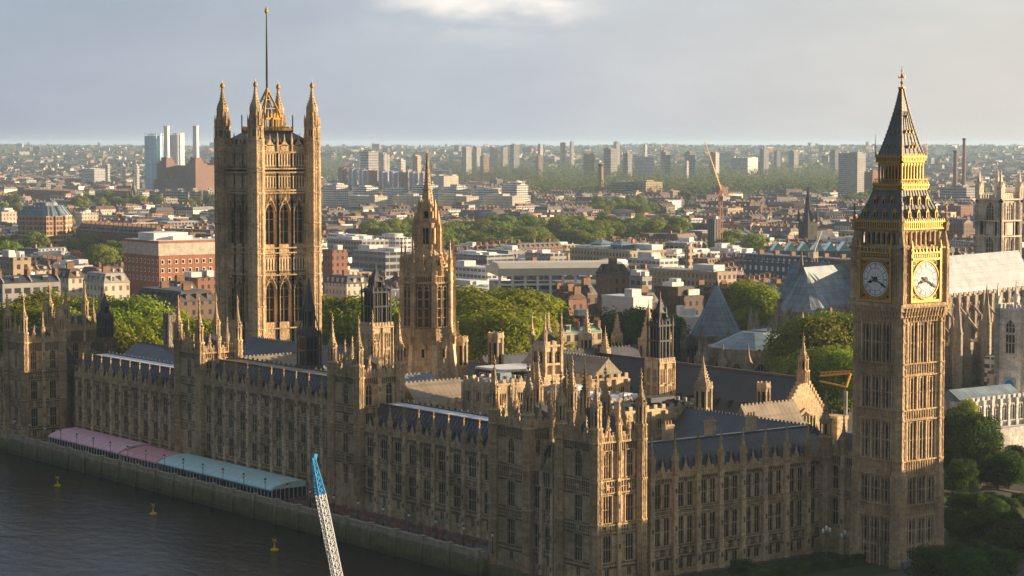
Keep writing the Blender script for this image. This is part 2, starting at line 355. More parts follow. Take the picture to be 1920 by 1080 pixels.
def facade(root, mb, ox, oy, rot, L, nb, z0, z1, rows, pin=None, bw=.95, bd=.62, nw=1, par=1.3, st=None, ends=(1, 1), gl=None, winname='window', back=0, pinz=None, pr=None, skirt=True):
    """one gothic wall: openings with window parts, spandrel tracery, string courses, buttresses"""
    mb.tr(ox, oy, rot); bay = L / nb; T = (ox, oy); c, s = cos(R(rot)), sin(R(rot))
    rows = sorted(rows)
    def place(name, me, u, z, d=0.0):
        x, y = ox + c * d - s * u, oy + s * d + c * u; return inst(name, me, root, (x, y, z), rot)
    ow = rows[0][2] if rows else 1
    for i in range(nb):
        for j in range(nw):
            a = i * bay; cw = (bay - bw) / nw; uc = a + bw / 2 + cw * (j + .5); lo, hi = uc - cw / 2, uc + cw / 2
            if j == 0: lo = a
            if j == nw - 1: hi = a + bay
            zs = z0
            for (zb, zt, ww, n, tr, ar) in rows:
                mb.box(-.42, 0, lo, uc - ww / 2, zb, zt); mb.box(-.42, 0, uc + ww / 2, hi, zb, zt)
                mb.box(-.42, -.001 if zb - zs <= 1.2 else 0, lo, hi, zs, zb, 1 if zs > z0 and zb - zs > .8 else 0)
                if zb - zs > 1.2:      # spandrel with a row of blind panels
                    k = max(2, int(cw / .62)); q = cw / k
                    for t in range(k + 1): y = uc - cw / 2 + q * t; mb.box(0, .12, y - .07, y + .07, zs + .35, zb - .35, 0)
                    mb.box(0, .1, uc - cw / 2, uc + cw / 2, (zs + zb) / 2 - .07, (zs + zb) / 2 + .07)
                    if zb - zs > 1.9: mb.fr(6, 0, 0, 0, 0, 0, 0) if 0 else mb.box(0, .2, uc - .42, uc + .42, (zs + zb) / 2 - .5, (zs + zb) / 2 + .5)
                place(winname, window_mesh(ww, zt - zb, n, tr, ar, st, gl), uc, zb)
                if zt - zb > 2.5:      # niche shafts on the jambs
                    for sgn in (-1, 1):
                        y = uc + sgn * (ww / 2 + .2); mb.box(0, .12, y - .07, y + .07, zb - .1, zt + .1, 2)
                    mb.box(0, .18, uc - ww / 2 - .3, uc + ww / 2 + .3, zt + .08, zt + .26)
                zs = zt
            mb.box(-.42, 0, lo, hi, zs, z1, 1 if z1 - zs > .8 else 0)
            if z1 - zs > .9:
                k = max(2, int(cw / .5)); q = cw / k
                for t in range(k + 1): y = uc - cw / 2 + q * t; mb.box(0, .08, y - .05, y + .05, zs + .3, z1 - .2)
    bz = [z0]
    for r0, r1 in zip(rows, rows[1:]): bz += [r0[1] + .55, r1[0] - .45] if r1[0] - r0[1] > 1.6 else [(r0[1] + r1[0]) / 2]
    for z in bz[1:]: mb.box(.002, .22, 0, L, z - .12, z + .12)
    mb.box(.003, .3, 0, L, z1 - .25, z1 - .02)
    if skirt and rows: mb.box(.002, .45, 0, L, z0, z0 + .9); 
    for i in range(0 if ends[0] else 1, nb + (1 if ends[1] else 0)):
        u = i * bay
        mb.box(-.1, bd + .12, u - bw / 2 - .08, u + bw / 2 + .08, z0, z0 + 1.3, 2)
        zz = [z0 + 1.3] + [b for b in bz[1:] if b > z0 + 2] + [z1 + .1]
        for k, (a, b) in enumerate(zip(zz, zz[1:])):
            f = 1 - .16 * k / max(1, len(zz) - 1)
            mb.box(-.1, bd * f, u - bw / 2 * f, u + bw / 2 * f, a, b - .1, 2); mb.box(-.1, bd * f + .12, u - bw / 2 * f - .1, u + bw / 2 * f + .1, b - .1, b + .12, 2)
            if b - a > 2:
                for q in (-.2, .2): mb.box(bd * f, bd * f + .07, u + q - .05, u + q + .05, a + .3, b - .4, 2)
                mb.box(bd * f, bd * f + .15, u - .18, u + .18, (a + b) / 2, (a + b) / 2 + .9, 1)
        if pin: place('pinnacle', pin, u, (pinz if pinz is not None else z1), bd * .42)
    if par:
        pm = (pr or MB()); pm.tr(ox, oy, rot); parapet(pm, 0, L, z1, par, .1, .62, [(i + .5) * bay for i in range(nb)] if par > 1 else ())
        if pr is None: pm.build('parapet', st or STONE, root)
    mb.tr()
def dormer_mesh():
    def mk():
        mb = MB(); mb.box(-1.1, .55, -.42, .42, 0, 1.1, 0); mb.box(.55, .58, -.26, .26, .2, 1.0, 1)
        mb.ext([(-.55, 1.1), (.55, 1.1), (0, 1.85)], -1.3, .65, 'x', 0); mb.fr(4, .6, 0, .08, 1.7, .02, 2.5, 0); return mb.mesh('dormer', [SLATE, DARK])
    return cached('dorm', mk)
def stack_mesh(w, d, h, pots=3, st=None):
    def mk():
        mb = MB(); mb.box(-w / 2, w / 2, -d / 2, d / 2, 0, h); mb.box(-w / 2 - .12, w / 2 + .12, -d / 2 - .12, d / 2 + .12, h - .35, h - .1)
        for i in range(pots): y = -d / 2 + d * (i + .5) / pots; mb.fr(6, 0, y, .2, h, .15, h + .8, 1)
        return mb.mesh('chimney', [st or STONE_P, plain_pot])
    return cached(('stk', w, d, h, pots, (st or STONE_P).name), mk)
plain_pot = plain('clay_pot', (.38, .2, .11), .8)
# ------------------------------------------------------------ river ranges
W1 = (3.6, 5.4, 1.15, 2, 0, False); W2 = (6.9, 11.3, 2.5, 3, 1, False); W3 = (13.7, 18.0, 2.5, 3, 1, False); W4 = (20.3, 22.3, 2.1, 3, 0, False)
FX = 56.0
def river_range(name, label, y0, y1, nb, zt, rows, tarp=False):
    t = thing(name, label, 'palace wing', (0, 0, 0), group='ranges of the river front')
    mb = MB(); facade(t, mb, FX, y0, 0, y1 - y0, nb, 1.2, zt, rows, pinnacle_mesh(.85, 2.4, 3.4, gold=True), bw=1.0, bd=.5, ends=(0, 0))
    mb.box(FX - 12, FX - .45, y0, y1, 1.2, 2.2); mb.tr()
    mb.tr(FX - 13, y1, 180); 
    for i in range(nb): pass
    mb.tr(); mb.box(FX - 13.4, FX - 13, y0, y1, 8, zt + .8)
    for i in range(nb * 2): y = y0 + (y1 - y0) * (i + .5) / nb / 2; mb.box(FX - 13.7, FX - 13, y - .25, y + .25, 8, zt + 1.5)
    mb.build('wall', [STONE, STONE_D, STONE_L], t)
    rb = MB(); zr = zt + 5.2
    prof = [(FX - .9, zt - .1), (FX - 1.3, zt + .4), (FX - 4.6, zr), (FX - 9.6, zr + .15), (FX - 12.9, zt + .6), (FX - 12.9, zt - .4)]
    rb.ext(prof, y0, y1, 'y', 0, [0, 0, 1, 0, 0, 0]); k = int((y1 - y0) / 1.32)
    for i in range(k + 1):
        y = y0 + (y1 - y0) * i / k; rb.bar((FX - 1.25, y, zt + .42), (FX - 4.6, y, zr + .04), .13)
    rb.box(FX - 4.8, FX - 4.4, y0, y1, zr - .1, zr + .3); rb.box(FX - 9.8, FX - 9.4, y0, y1, zr - .1, zr + .4)
    for i in range(int((y1 - y0) / 2.2)): y = y0 + 1 + i * 2.2; rb.box(FX - 9.75, FX - 9.45, y - .2, y + .2, zr + .4, zr + .85)
    rb.build('roof', [SLATE, TARP if tarp else LEADB], t)
    bay = (y1 - y0) / nb
    for i in range(nb):
        for q in (.3, .7): inst('dormer', dormer_mesh(), t, (FX - 2.2, y0 + bay * (i + q), zt + 1.3))
    return t
river_range('palace_wing', 'two-storey limestone river range behind the pink marquee, left of the twin-turret tower', -245, -186, 11, 19.3, [W1, W2, W3], True)
river_range('palace_wing', 'three-storey limestone river range between the two turreted river towers', -175, -115, 11, 23.4, [W1, W2, W3, W4])
river_range('palace_wing', 'limestone river range with white covered flat roof, above the terrace tables', -104, -45, 11, 19.3, [W1, W2, W3], True)
def roof_pyramid(mb, x0, x1, y0, y1, z0, z1, ins):
    mb.hexa([(x0, y0, z0), (x1, y0, z0), (x1, y1, z0), (x0, y1, z0)], [(x0 + ins, y0 + ins, z1), (x1 - ins, y0 + ins, z1), (x1 - ins, y1 - ins, z1), (x0 + ins, y1 - ins, z1)])
    for a in (x0 + ins, x1 - ins):
        for i in range(int((y1 - y0 - 2 * ins) / .5) + 1): mb.fr(4, a, y0 + ins + i * .5, .09, z1, .02, z1 + .9)
    for a in (y0 + ins, y1 - ins):
        for i in range(int((x1 - x0 - 2 * ins) / .5) + 1): mb.fr(4, x0 + ins + i * .5, a, .09, z1, .02, z1 + .9)
def turret_tower(name, label, x1, y1, w, zb, zp, rows, tip, group, sub=None, l=None, hb=3.6):
    """square tower whose outer (river, north) corner is x1, y1: four octagonal turrets, mid pinnacles, steep roof"""
    l = l or w; t = thing(name, label, 'tower', (x1, y1, 0), group=group); mb = MB(); r = 1.05
    prm = MB()
    for ox, oy, rot, L in ((0, -l, 0, l), (0, 0, 90, w), (-w, 0, 180, l), (-w, -l, 270, w)):
        rr = rows if rot in (0, 90) else [q for q in rows if q[0] > zp - 8]
        nb = 2 if rot in (90, 270) else 1
        rr = [(a, b, (ww if nb == 2 else ww * 1.2), n, tr, ar) for a, b, ww, n, tr, ar in rr]
        facade(t, mb, ox, oy, rot, L, nb, zb, zp, rr, None, bw=.9, bd=.4, ends=(0, 0), par=1.7, pr=prm)
    mb.tr(); mb.box(-w + .43, -.43, -l + .43, -.43, zp - 1, zp - .1)
    mb.build('wall', [STONE, STONE_D, STONE_L], t); prm.build('parapet', STONE, t)
    sh = zp + 2.6 - zb; tm = turret_mesh(r, sh, hb, tip - (zb + sh) - hb - 1.6, [q - zb for q in (12.3, 20, zp)])
    for x in (0, -w):
        for y in (0, -l): inst('turret', tm, t, (x, y, zb))
    pm = pinnacle_mesh(.8, 3.4, 4.2, gold=False)
    for x, y in ((.1, -l / 2), (-w / 2, .1), (-w - .1, -l / 2), (-w / 2, -l - .1)): inst('pinnacle', pm, t, (x, y, zp - .3))
    sp = pinnacle_mesh(.42, 2.2, 1.8, gold=True, fin=.8)
    for x, y in ((.05, -l * .27), (.05, -l * .73), (-w * .27, .05), (-w * .73, .05)): inst('pinnacle', sp, t, (x, y, zp))
    rb = MB(); roof_pyramid(rb, -w + 1.1, -1.1, -l + 1.1, -1.1, zp - .1, zp + 3.6, 2.4); rb.build('roof', IRON, t)
    return t
TW = [(6.9, 11.3, 1.75, 3, 1, False), (13.7, 18.0, 1.75, 3, 1, False)]
TG = 'turreted towers of the river front'
turret_tower('turret_tower', 'turreted limestone river tower left of the three-storey river range', FX + .8, -175, 10.6, 1.2, 30.6, TW + [(20.3, 22.3, 1.7, 3, 0, False), (24.4, 29.0, 1.6, 2, 1, True)], 44.3, TG)
turret_tower('turret_tower', 'turreted limestone river tower with sunlit side at the left end of the white covered roof', FX + .8, -104.5, 10.6, 1.2, 30.6, TW + [(20.3, 22.3, 1.7, 3, 0, False), (24.4, 29.0, 1.6, 2, 1, True)], 44.3, TG)
# end pavilions
PX = 66.0
PW = [(2.2, 3.8, 1.0, 2, 0, False), (5.0, 9.9, 1.85, 3, 1, False), (12.3, 17.2, 1.85, 3, 1, False), (20.5, 25.4, 1.65, 3, 1, True)]
turret_tower('turret_tower', 'nearest turreted tower, its right face golden with sun, at the outer palace corner', PX, -12.0, 10.6, -3, 27.2, PW, 40.3, TG, l=10.3, hb=4)
turret_tower('turret_tower', 'turreted tower standing against the near end of the terrace, second from the sunlit corner tower', PX, -32.2, 10.6, -3, 27.8, PW, 41.0, TG, l=10.6, hb=4)
turret_tower('turret_tower', 'turreted tower at the far left end of the pink marquee', PX, -255, 11, -2, 27.9, PW, 41.3, TG, l=10.6, hb=4)
turret_tower('turret_tower', 'turreted tower at the very left edge behind the far terrace end', PX - 21, -273, 11, -2, 29, PW, 42, TG, l=10.6, hb=4)
def mid_block(name, label, x1, y0, y1, zp, nb, xw=20):
    t = thing(name, label, 'palace wing', (x1, y0, 0)); mb = MB()
    facade(t, mb, 0, 0, 0, y1 - y0, nb, -3, zp, [(2.2, 3.8, 1.0, 2, 0, False), (5.3, 9.8, 1.5, 2, 1, False), (12.8, 17, 1.5, 2, 1, False)], pinnacle_mesh(.7, 2.2, 2.6), bw=.9, bd=.5, ends=(0, 0))
    mb.build('wall', [STONE, STONE_D, STONE_L], t); rb = MB(); rb.ext([(-.8, zp - .2), (-4.5, zp + 4.5), (-xw + 3, zp + 4.5), (-xw, zp - .2)], 0, y1 - y0, 'y'); rb.build('roof', SLATE, t); return t
mid_block('palace_wing', 'short three-bay range between the two near turreted towers', PX - .8, -32.2, -22.3, 20.2, 3)
mid_block('palace_wing', 'three-bay range at the left edge of the photo beyond the far turreted tower', PX - .8, -277, -265.6, 20.2, 3)
def plainblock(name, label, x0, x1, y0, y1, zb, zt, roof, ridge, cat='palace wing', st=None, rm=None, over=0, win=None, gables=0, group=None, crest=True):
    """inner range: battlemented walls and a ridged roof; axis 'x', 'y' or 'flat'"""
    t = thing(name, label, cat, (x0, y0, 0), group=group); w, l = x1 - x0, y1 - y0; mb = MB(); S = st or STONE_P
    mb.box(0, w, 0, l, zb, zt)
    for a, b, n, ax in ((0, w, int(w / 1.1), 'x'), (0, l, int(l / 1.1), 'y')):
        for i in range(n):
            q = a + (b - a) * (i + .5) / n
            if i % 2 == 0:
                for e in ((-.1, .2), ((l if ax == 'x' else w) - .2, (l if ax == 'x' else w) + .1)):
                    if ax == 'x': mb.box(q - .45, q + .45, e[0], e[1], zt, zt + .85)
                    else: mb.box(e[0], e[1], q - .45, q + .45, zt, zt + .85)
    for sx, sy, ww, ll in ((w, 0, .14, l), (0, l, w, .14), (-.14, 0, .14, l), (0, -.14, w, .14)):
        mb.box(sx, sx + ww, sy, sy + ll, zt - .5, zt - .2)
    k = int(l / 3.4)
    for i in range(k + 1): y = l * i / k; mb.box(w, w + .4, y - .35, y + .35, zb, zt - .5)
    k = int(w / 3.4)
    for i in range(k + 1): x = w * i / k; mb.box(x - .35, x + .35, l, l + .4, zb, zt - .5)
    mb.build('wall', S, t)
    wm = window_mesh(1.2, 2.1, 2, 0, False, S)
    for i in range(int(l / 3.4)): inst('window', wm, t, (w + .41, l * (i + .5) / int(l / 3.4), zt - 4.3))
    for i in range(int(w / 3.4)): inst('window', wm, t, (w * (i + .5) / int(w / 3.4), l + .41, zt - 4.3), 90)
    rb = MB(); o = .5
    if roof == 'y':
        rb.ext([(o, zt - .1), (w - o, zt - .1), (w / 2, ridge)], o, l - o, 'y')
        if crest:
            for i in range(int(l / 1.1)): rb.box(w / 2 - .08, w / 2 + .08, o + i * 1.1, o + i * 1.1 + .5, ridge - .1, ridge + .35)
    elif roof == 'x':
        rb.ext([(o, zt - .1), (l - o, zt - .1), (l / 2, ridge)], o, w - o, 'x')
        if crest:
            for i in range(int(w / 1.1)): rb.box(o + i * 1.1, o + i * 1.1 + .5, l / 2 - .08, l / 2 + .08, ridge - .1, ridge + .35)
    elif roof == 'hip':
        rb.hexa([(o, o, zt - .1), (w - o, o, zt - .1), (w - o, l - o, zt - .1), (o, l - o, zt - .1)], [(w * .35, l * .3, ridge), (w * .65, l * .3, ridge), (w * .65, l * .7, ridge), (w * .35, l * .7, ridge)])
    else:
        rb.box(.3, w - .3, .3, l - .3, zt - .2, zt + .12); rb.box(w * .2, w * .5, l * .3, l * .6, zt + .1, zt + 1.6); rr = random.Random(int(w * 7 + l))
        for _ in range(int(w * l / 16)): q, cx, cy = rr.uniform(.25, .8), rr.uniform(1, w - 1), rr.uniform(1, l - 1); rb.box(cx - q, cx + q, cy - q * 1.5, cy + q * 1.5, zt + .1, zt + rr.uniform(.4, 1.3))
    rb.build('roof', rm or SLATE, t); return t
# north wing facing the garden, with its link to the clock tower
t = thing('palace_wing', 'shaded three-storey north wing between the sunlit corner tower and the clock tower', 'palace wing', (0, 0, 0)); mb = MB()
NW = [(.9, 2.9, 1.3, 2, 0, False), (5.6, 10.9, 1.3, 2, 1, False), (12.7, 17.4, 1.3, 2, 1, False)]
facade(t, mb, 55.4, -16, 90, 52.4, 9, -.5, 18.6, NW, pinnacle_mesh(.95, 3.2, 4.2), bw=1.2, bd=.8, nw=2, ends=(0, 0), par=1.5)
mb.box(3, 55, -28.3, -27.9, 6, 19.4); mb.build('wall', [STONE, STONE_D, STONE_L], t)
rb = MB(); rb.ext([(-16.9, 18.4), (-17.4, 18.9), (-21.5, 24.3), (-23, 24.3), (-27.9, 19.2), (-27.9, 18.4)], 2, 55.4, 'x'); rb.box(2, 55.4, -22.6, -21.4, 24.3, 24.6)
rb.build('roof', SLATE, t)
for i in range(17): inst('dormer', dormer_mesh(), t, (53.5 - i * 2.95, -18.4, 19.7), 90)
for x in (48, 37, 26, 15): inst('chimney', stack_mesh(1.1, 2.2, 7.5, 3), t, (x, -25.5, 19.5), 90)
t = thing('palace_wing', 'narrow link with stair turret joining the shaded north wing to the clock tower', 'palace wing', (0, 0, 0)); mb = MB()
facade(t, mb, 3.2, -16, 0, 9.8, 2, -.5, 19.6, [(5.6, 10.9, 1.5, 2, 1, False), (12.7, 17.4, 1.5, 2, 1, False)], pinnacle_mesh(.95, 3.2, 4.2), bw=1.1, bd=.7, ends=(0, 0), par=1.5)
mb.box(-6, 2.78, -16, -6.3, -.5, 19.4); mb.build('wall', [STONE, STONE_D, STONE_L], t); rb = MB(); rb.ext([(2.4, 19.3), (-1, 23.5), (-4, 23.5), (-6, 19.3)], -16, -6.3, 'y'); rb.build('roof', SLATE, t)
inst('turret', turret_mesh(1.35, 23.5, 3.2, 4.6, (12.2, 19.6), gold=False), t, (4.0, -15.6, -.5))
# ------------------------------------------------------------ clock tower
NUM = ['XII', 'I', 'II', 'III', 'IIII', 'V', 'VI', 'VII', 'VIII', 'IX', 'X', 'XI']
OPAL = plain('opal_clock_glass', (.86, .87, .88), .35, 0, .05); BLACKM = plain('black_iron', (.02, .02, .025), .5); BLUEM = plain('prussian_blue_iron', (.02, .03, .07), .5)
def dial_mesh():
    mb = MB(); N = 48
    def ring(r0, r1, x, m, n=N):
        for i in range(n):
            a, b = 2 * pi * i / n, 2 * pi * (i + 1) / n
            mb.poly([(x, r0 * sin(a), r0 * cos(a)), (x, r1 * sin(a), r1 * cos(a)), (x, r1 * sin(b), r1 * cos(b)), (x, r0 * sin(b), r0 * cos(b))], m)
    mb.poly([(0, 3.45 * sin(2 * pi * i / N), 3.45 * cos(2 * pi * i / N)) for i in range(N)], 0)
    for r0, r1 in ((3.36, 3.5), (2.98, 3.06), (2.12, 2.2), (.5, .56)): ring(r0, r1, .03, 1)
    ring(3.5, 3.72, .1, 2)
    def bar(a, r0, r1, w, x=.035, m=1, off=0.0, tilt=0.0):
        d = (sin(a), cos(a)); n_ = (cos(a), -sin(a)); q = []
        for r, s in ((r0, -1), (r0, 1), (r1, 1), (r1, -1)):
            o = off + s * w / 2 + (tilt if r == r1 else 0); q.append((x, d[0] * r + n_[0] * o, d[1] * r + n_[1] * o))
        mb.poly(q, m)
    for i in range(60): bar(2 * pi * i / 60, 3.06, 3.36, .1 if i % 5 == 0 else .04)
    for i in range(12):
        a = 2 * pi * i / 12; s = NUM[i]; wd = {'I': .14, 'V': .32, 'X': .32}; tot = sum(wd[c] for c in s); o = -tot / 2
        for c in s:
            oc = o + wd[c] / 2
            if c == 'I': bar(a, 2.3, 2.9, .075, off=oc)
            elif c == 'V': bar(a, 2.3, 2.9, .08, off=oc, tilt=-.11); bar(a, 2.3, 2.9, .05, off=oc, tilt=.11)
            else: bar(a, 2.3, 2.9, .08, off=oc - .1, tilt=.2); bar(a, 2.3, 2.9, .05, off=oc + .1, tilt=-.2)
            o += wd[c]
        bar(a + pi / 12, 2.2, 2.98, .035)
        bar(a, .56, 2.12, .04); bar(a + pi / 12, 1.2, 2.12, .03)
        bar(a, .9, 1.2, .09); 
    return mb
def hand_mesh(L, w, tail):
    mb = MB(); mb.hexa([(0, -w / 2, -tail), (0, w / 2, -tail), (.08, w / 2, -tail), (.08, -w / 2, -tail)], [(0, -w * .3, L * .8), (0, w * .3, L * .8), (.08, w * .3, L * .8), (.08, -w * .3, L * .8)])
    mb.hexa([(0, -w * .9, L * .55), (0, w * .9, L * .55), (.08, w * .9, L * .55), (.08, -w * .9, L * .55)], [(0, -.02, L), (0, .02, L), (.08, .02, L), (.08, -.02, L)]); mb.box(0, .1, -w, w, -w, w); return mb
def clock_tower():
    t = thing('clock_tower', 'tall limestone clock tower with gilded dials and dark spire at the right', 'clock tower', (0, 0, 0))
    H = 6.1; mb = MB(); K = [0, 4.3, 9.6, 12.0, 17.6, 20.6, 28.4, 30.4, 37.0, 39.3, 47.2]
    mb.box(-H + .28, H - .28, -H + .28, H - .28, -.6, 48, 2)  # core darker than the ribs, recess shade put into its colour
    for k in range(4):
        mb.tr(0, 0, 90 * k)
        for x, a, b in ((H, -H, H),):
            for z0, z1 in ((0, 4.3), (12, 17.6), (20.6, 28.4), (30.4, 37), (39.3, 47.2), (4.3, 9.6)):
                lo, hi = -H + 2.1, H - 2.1; n = 9
                for i in range(n + 1):
                    y = lo + (hi - lo) * i / n; wd = .3 if i % 3 == 0 else .16; dpt = .1 if i % 3 == 0 else -.12
                    mb.box(H - .5, H + dpt, y - wd / 2, y + wd / 2, z0, z1, 3)
                for i in range(n):
                    y = lo + (hi - lo) * (i + .5) / n
                    mb.box(H - .5, H - .2, y - .35, y + .35, z1 - .6, z1); mb.box(H - .5, H - .25, y - .35, y + .35, (z0 + z1) / 2 - .12, (z0 + z1) / 2 + .12)
                    if i % 3 == 1: mb.box(H - .279, H - .27, y - .30, y + .32, z0 + .6, z1 - 1.2, 1)
            for z0, z1 in zip(K[2::2], K[3::2]):
                mb.box(H - .5, H - .05, -H + 2, H - 2, z0, z1)
                for z in (z0, z1): mb.box(H - .5, H + .28, -H + .2, H - .2, z - .16, z + .1)
                for i in range(12): y = -H + 2.3 + (2 * H - 4.6) * i / 11; mb.box(H - .06, H + .08, y - .07, y + .07, z0 + .3, z1 - .3)
    mb.tr()
    for sx in (-1, 1):       # clasping octagonal corner piers
        for sy in (-1, 1):
            cx, cy = sx * (H - .85), sy * (H - .85); mb.fr(8, cx, cy, 1.32, -.6, 1.26, 48)
            for i in range(8):
                a = pi / 8 + i * pi / 4; mb.fr(4, cx + 1.27 * cos(a), cy + 1.27 * sin(a), .14, 0, .14, 48)
            for z in K[1:]: mb.fr(8, cx, cy, 1.5, z - .18, 1.55, z + .1)
            for z0, z1 in zip(K, K[1:]): mb.fr(8, cx, cy, 1.36, (z0 + z1) / 2, 1.36, (z0 + z1) / 2 + .25)
            mb.fr(8, cx, cy, 1.9, -.6, 1.55, 18.2 if 0 else 17.6); mb.fr(8, cx, cy, 1.6, 17.6, 1.2, 19.4)
    mb.build('shaft', [STONE, DARK, STONE_D, STONE_L], t)
    # corbelled clock stage
    cb = MB(); 
    for i, (z, h) in enumerate(((47.2, 6.25), (48.2, 6.5), (49.3, 6.75), (50.2, 6.95))): cb.box(-h, h, -h, h, z, z + 1.05 if i < 3 else z + .5)
    for k in range(4):
        cb.tr(0, 0, 90 * k)
        for i in range(14): y = -5.3 + 10.6 * i / 13; cb.hexa([(6.2, y - .12, 47.3), (6.3, y - .12, 47.3), (6.3, y + .12, 47.3), (6.2, y + .12, 47.3)], [(6.2, y - .12, 50), (7.05, y - .12, 50), (7.05, y + .12, 50), (6.2, y + .12, 50)])
    cb.tr(); cb.build('corbel_course', STONE, t)
    cs = MB(); h = 6.55; cs.box(-h + .5, h - .5, -h + .5, h - .5, 50.2, 61.6)
    for k in range(4):
        cs.tr(0, 0, 90 * k); cs.box(h - .5, h, -h, -4.15, 50.4, 61.4); cs.box(h - .5, h, 4.15, h, 50.4, 61.4)
        for s in (-1, 1):
            for y in (4.6, 5.3, 6.2): cs.box(h, h + .14, s * y - .08, s * y + .08, 51, 61)
            for z in (52.5, 54.5, 56.5, 58.5): cs.box(h, h + .1, s * 5.35 - 1, s * 5.35 + 1, z - .1, z + .1)
        for z in (50.6, 61.4): cs.box(h - .3, h + .3, -h - .3, h + .3, z - .2, z + .2)
    cs.tr()
    for sx in (-1, 1):
        for sy in (-1, 1): cs.fr(8, sx * (h - .5), sy * (h - .5), .95, 50.2, .95, 61.6); cs.fr(8, sx * (h - .5), sy * (h - .5), .95, 61.6, .05, 65)
    cs.build('clock_stage', STONE, t)
    fm = MB()          # gilded frame of one face
    fm.box(0, .12, -4.1, 4.1, -4.2, 4.2, 0)
    for s in (-1, 1): fm.box(.12, .5, s * 4.0 - .22, s * 4.0 + .22, -4.2, 6.0, 1); fm.box(.12, .3, s * 3.62 - .06, s * 3.62 + .06, -3.8, 3.9, 1)
    fm.box(.12, .45, -4.2, 4.2, -4.35, -3.85, 1); fm.box(.12, .5, -4.2, 4.2, 3.75, 4.2, 1); fm.box(.05, .35, -4, 4, 4.2, 5.0, 2); fm.box(.1, .6, -4.2, 4.2, 5.0, 5.3, 1)
    for i in range(13): y = -3.7 + 7.4 * i / 12; fm.box(.35, .42, y - .17, y + .17, 4.35, 4.85, 1)
    for i in range(9): y = -3.8 + 7.6 * i / 8; fm.fr(4, .4, y, .3, 5.3, .05, 6.4 if i % 2 == 0 else 6.0, 1)
    for s in (-1, 1): fm.fr(6, .4, s * 4.0, .35, 6.0, .05, 7.6, 1)
    for sy in (-1, 1):
        for sz in (-1, 1):
            for r in (.55, .3): fm.box(.12, .2 + (.55 - r) * .3, sy * 3.1 - r, sy * 3.1 + r, sz * 3.2 - r, sz * 3.2 + r, 1 if r > .4 else 2)
    frame = fm.mesh('clock_frame', [GOLDD, GOLD, BLUEM]); dm = dial_mesh(); dial = dm.mesh('clock_dial', [OPAL, BLACKM, GOLD])
    mh = hand_mesh(3.3, .3, 1.0).mesh('minute_hand', [BLUEM]); hh = hand_mesh(2.1, .42, .5).mesh('hour_hand', [BLUEM])
    for k in range(4):
        a = R(90 * k); f = inst('clock_frame', frame, t, (6.42 * cos(a), 6.42 * sin(a), 55.3), 90 * k)
        d = inst('clock_dial', dial, t, (6.72 * cos(a), 6.72 * sin(a), 55.3), 90 * k)
        for nm, me, ang in (('minute_hand', mh, 117), ('hour_hand', hh, 250)):
            o = inst(nm, me, d, (.12 if me is mh else .06, 0, 0)); o.rotation_euler = (-R(ang), 0, 0)
    # belfry arcade
    bf = MB(); h = 5.9; bf.box(-h + 1.4, h - 1.4, -h + 1.4, h - 1.4, 61.4, 65.2, 1)
    for k in range(4):
        bf.tr(0, 0, 90 * k); bf.box(h - .5, h, -h, h, 61.4, 62); bf.box(h - .5, h, -h, h, 64.4, 65.2)
        for i in range(8):
            y = -h + 1.3 + (2 * h - 2.6) * i / 7; bf.box(h - .45, h + .12, y - .2, y + .2, 61.8, 64.6)
            if i < 7: bf.tr(0, 0, 90 * k); q = y + (2 * h - 2.6) / 14; bf.ox += -sin(R(90 * k)) * q; bf.oy += cos(R(90 * k)) * q; arch_fill(bf, (2 * h - 2.6) / 7 - .4, 63.6, 64.5, h - .45, h - .05, 0, 3); bf.tr(0, 0, 90 * k)
        bf.box(h - .5, h + .05, -h, -h + 1.2, 61.4, 65.2); bf.box(h - .5, h + .05, h - 1.2, h, 61.4, 65.2)
    bf.tr(); bf.build('belfry', [STONE, DARK], t)
    gd = MB()
    def cornice(g, h, z0, z1, n, cusp=True, m=0):
        for k in range(4):
            g.tr(0, 0, 90 * k); g.box(h - .6, h - .15, -h + .15, h - .15, z0, z1, 1); g.box(h - .5, h, -h, h, z0, z0 + .25, m); g.box(h - .5, h + .12, -h, h, z1 - .28, z1, m)
            for i in range(n):
                y = -h + 2 * h * (i + .5) / n; g.box(h - .2, h - .04, y - h / n * .5, y + h / n * .5, z0 + .25, z1 - .28, m)
                if cusp: g.fr(4, h - .1, y, h / n * .75, z1, .02, z1 + .5, m)
        g.tr()
    cornice(gd, 6.35, 64.9, 66.5, 22); gd.build('cornice', [GOLD, BLUEM], t)
    rf = MB(); RZ = ((66.4, 5.95), (68.0, 5.2), (70.2, 4.3), (72.6, 3.6))
    for (z0, a), (z1, b) in zip(RZ, RZ[1:]):
        rf.sq(0, 0, a, z0, b, z1)
        for k in range(4):
            rf.tr(0, 0, 90 * k)
            for i in range(11): q = -1 + 2 * i / 10; rf.bar((a + .03, a * q, z0), (b + .03, b * q, z1), .14)
            rf.tr()
    rf.build('lower_roof', ROOFB, t)
    lu = MB(); lu.box(-.5, .25, -.33, .33, 0, 1.1, 0); lu.box(.25, .28, -.2, .2, .15, .9, 2)
    for s in (-1, 1): lu.box(.2, .34, s * .33 - .06, s * .33 + .06, 0, 1.15, 1)
    lu.ext([(-.42, 1.1), (.42, 1.1), (0, 1.75)], -.5, .35, 'x', 1); lu.fr(4, .3, 0, .07, 1.6, .02, 2.2, 1); lm = lu.mesh('lucarne', [ROOFB, GOLD, DARK])
    for k in range(4):
        a = R(90 * k)
        for z, r, n, sp in ((67.1, 5.55, 4, 2.5), (69.6, 4.5, 3, 2.2)):
            for i in range(n):
                q = (i - (n - 1) / 2) * sp; inst('lucarne', lm, t, (r * cos(a) - q * sin(a), r * sin(a) + q * cos(a), z), 90 * k)
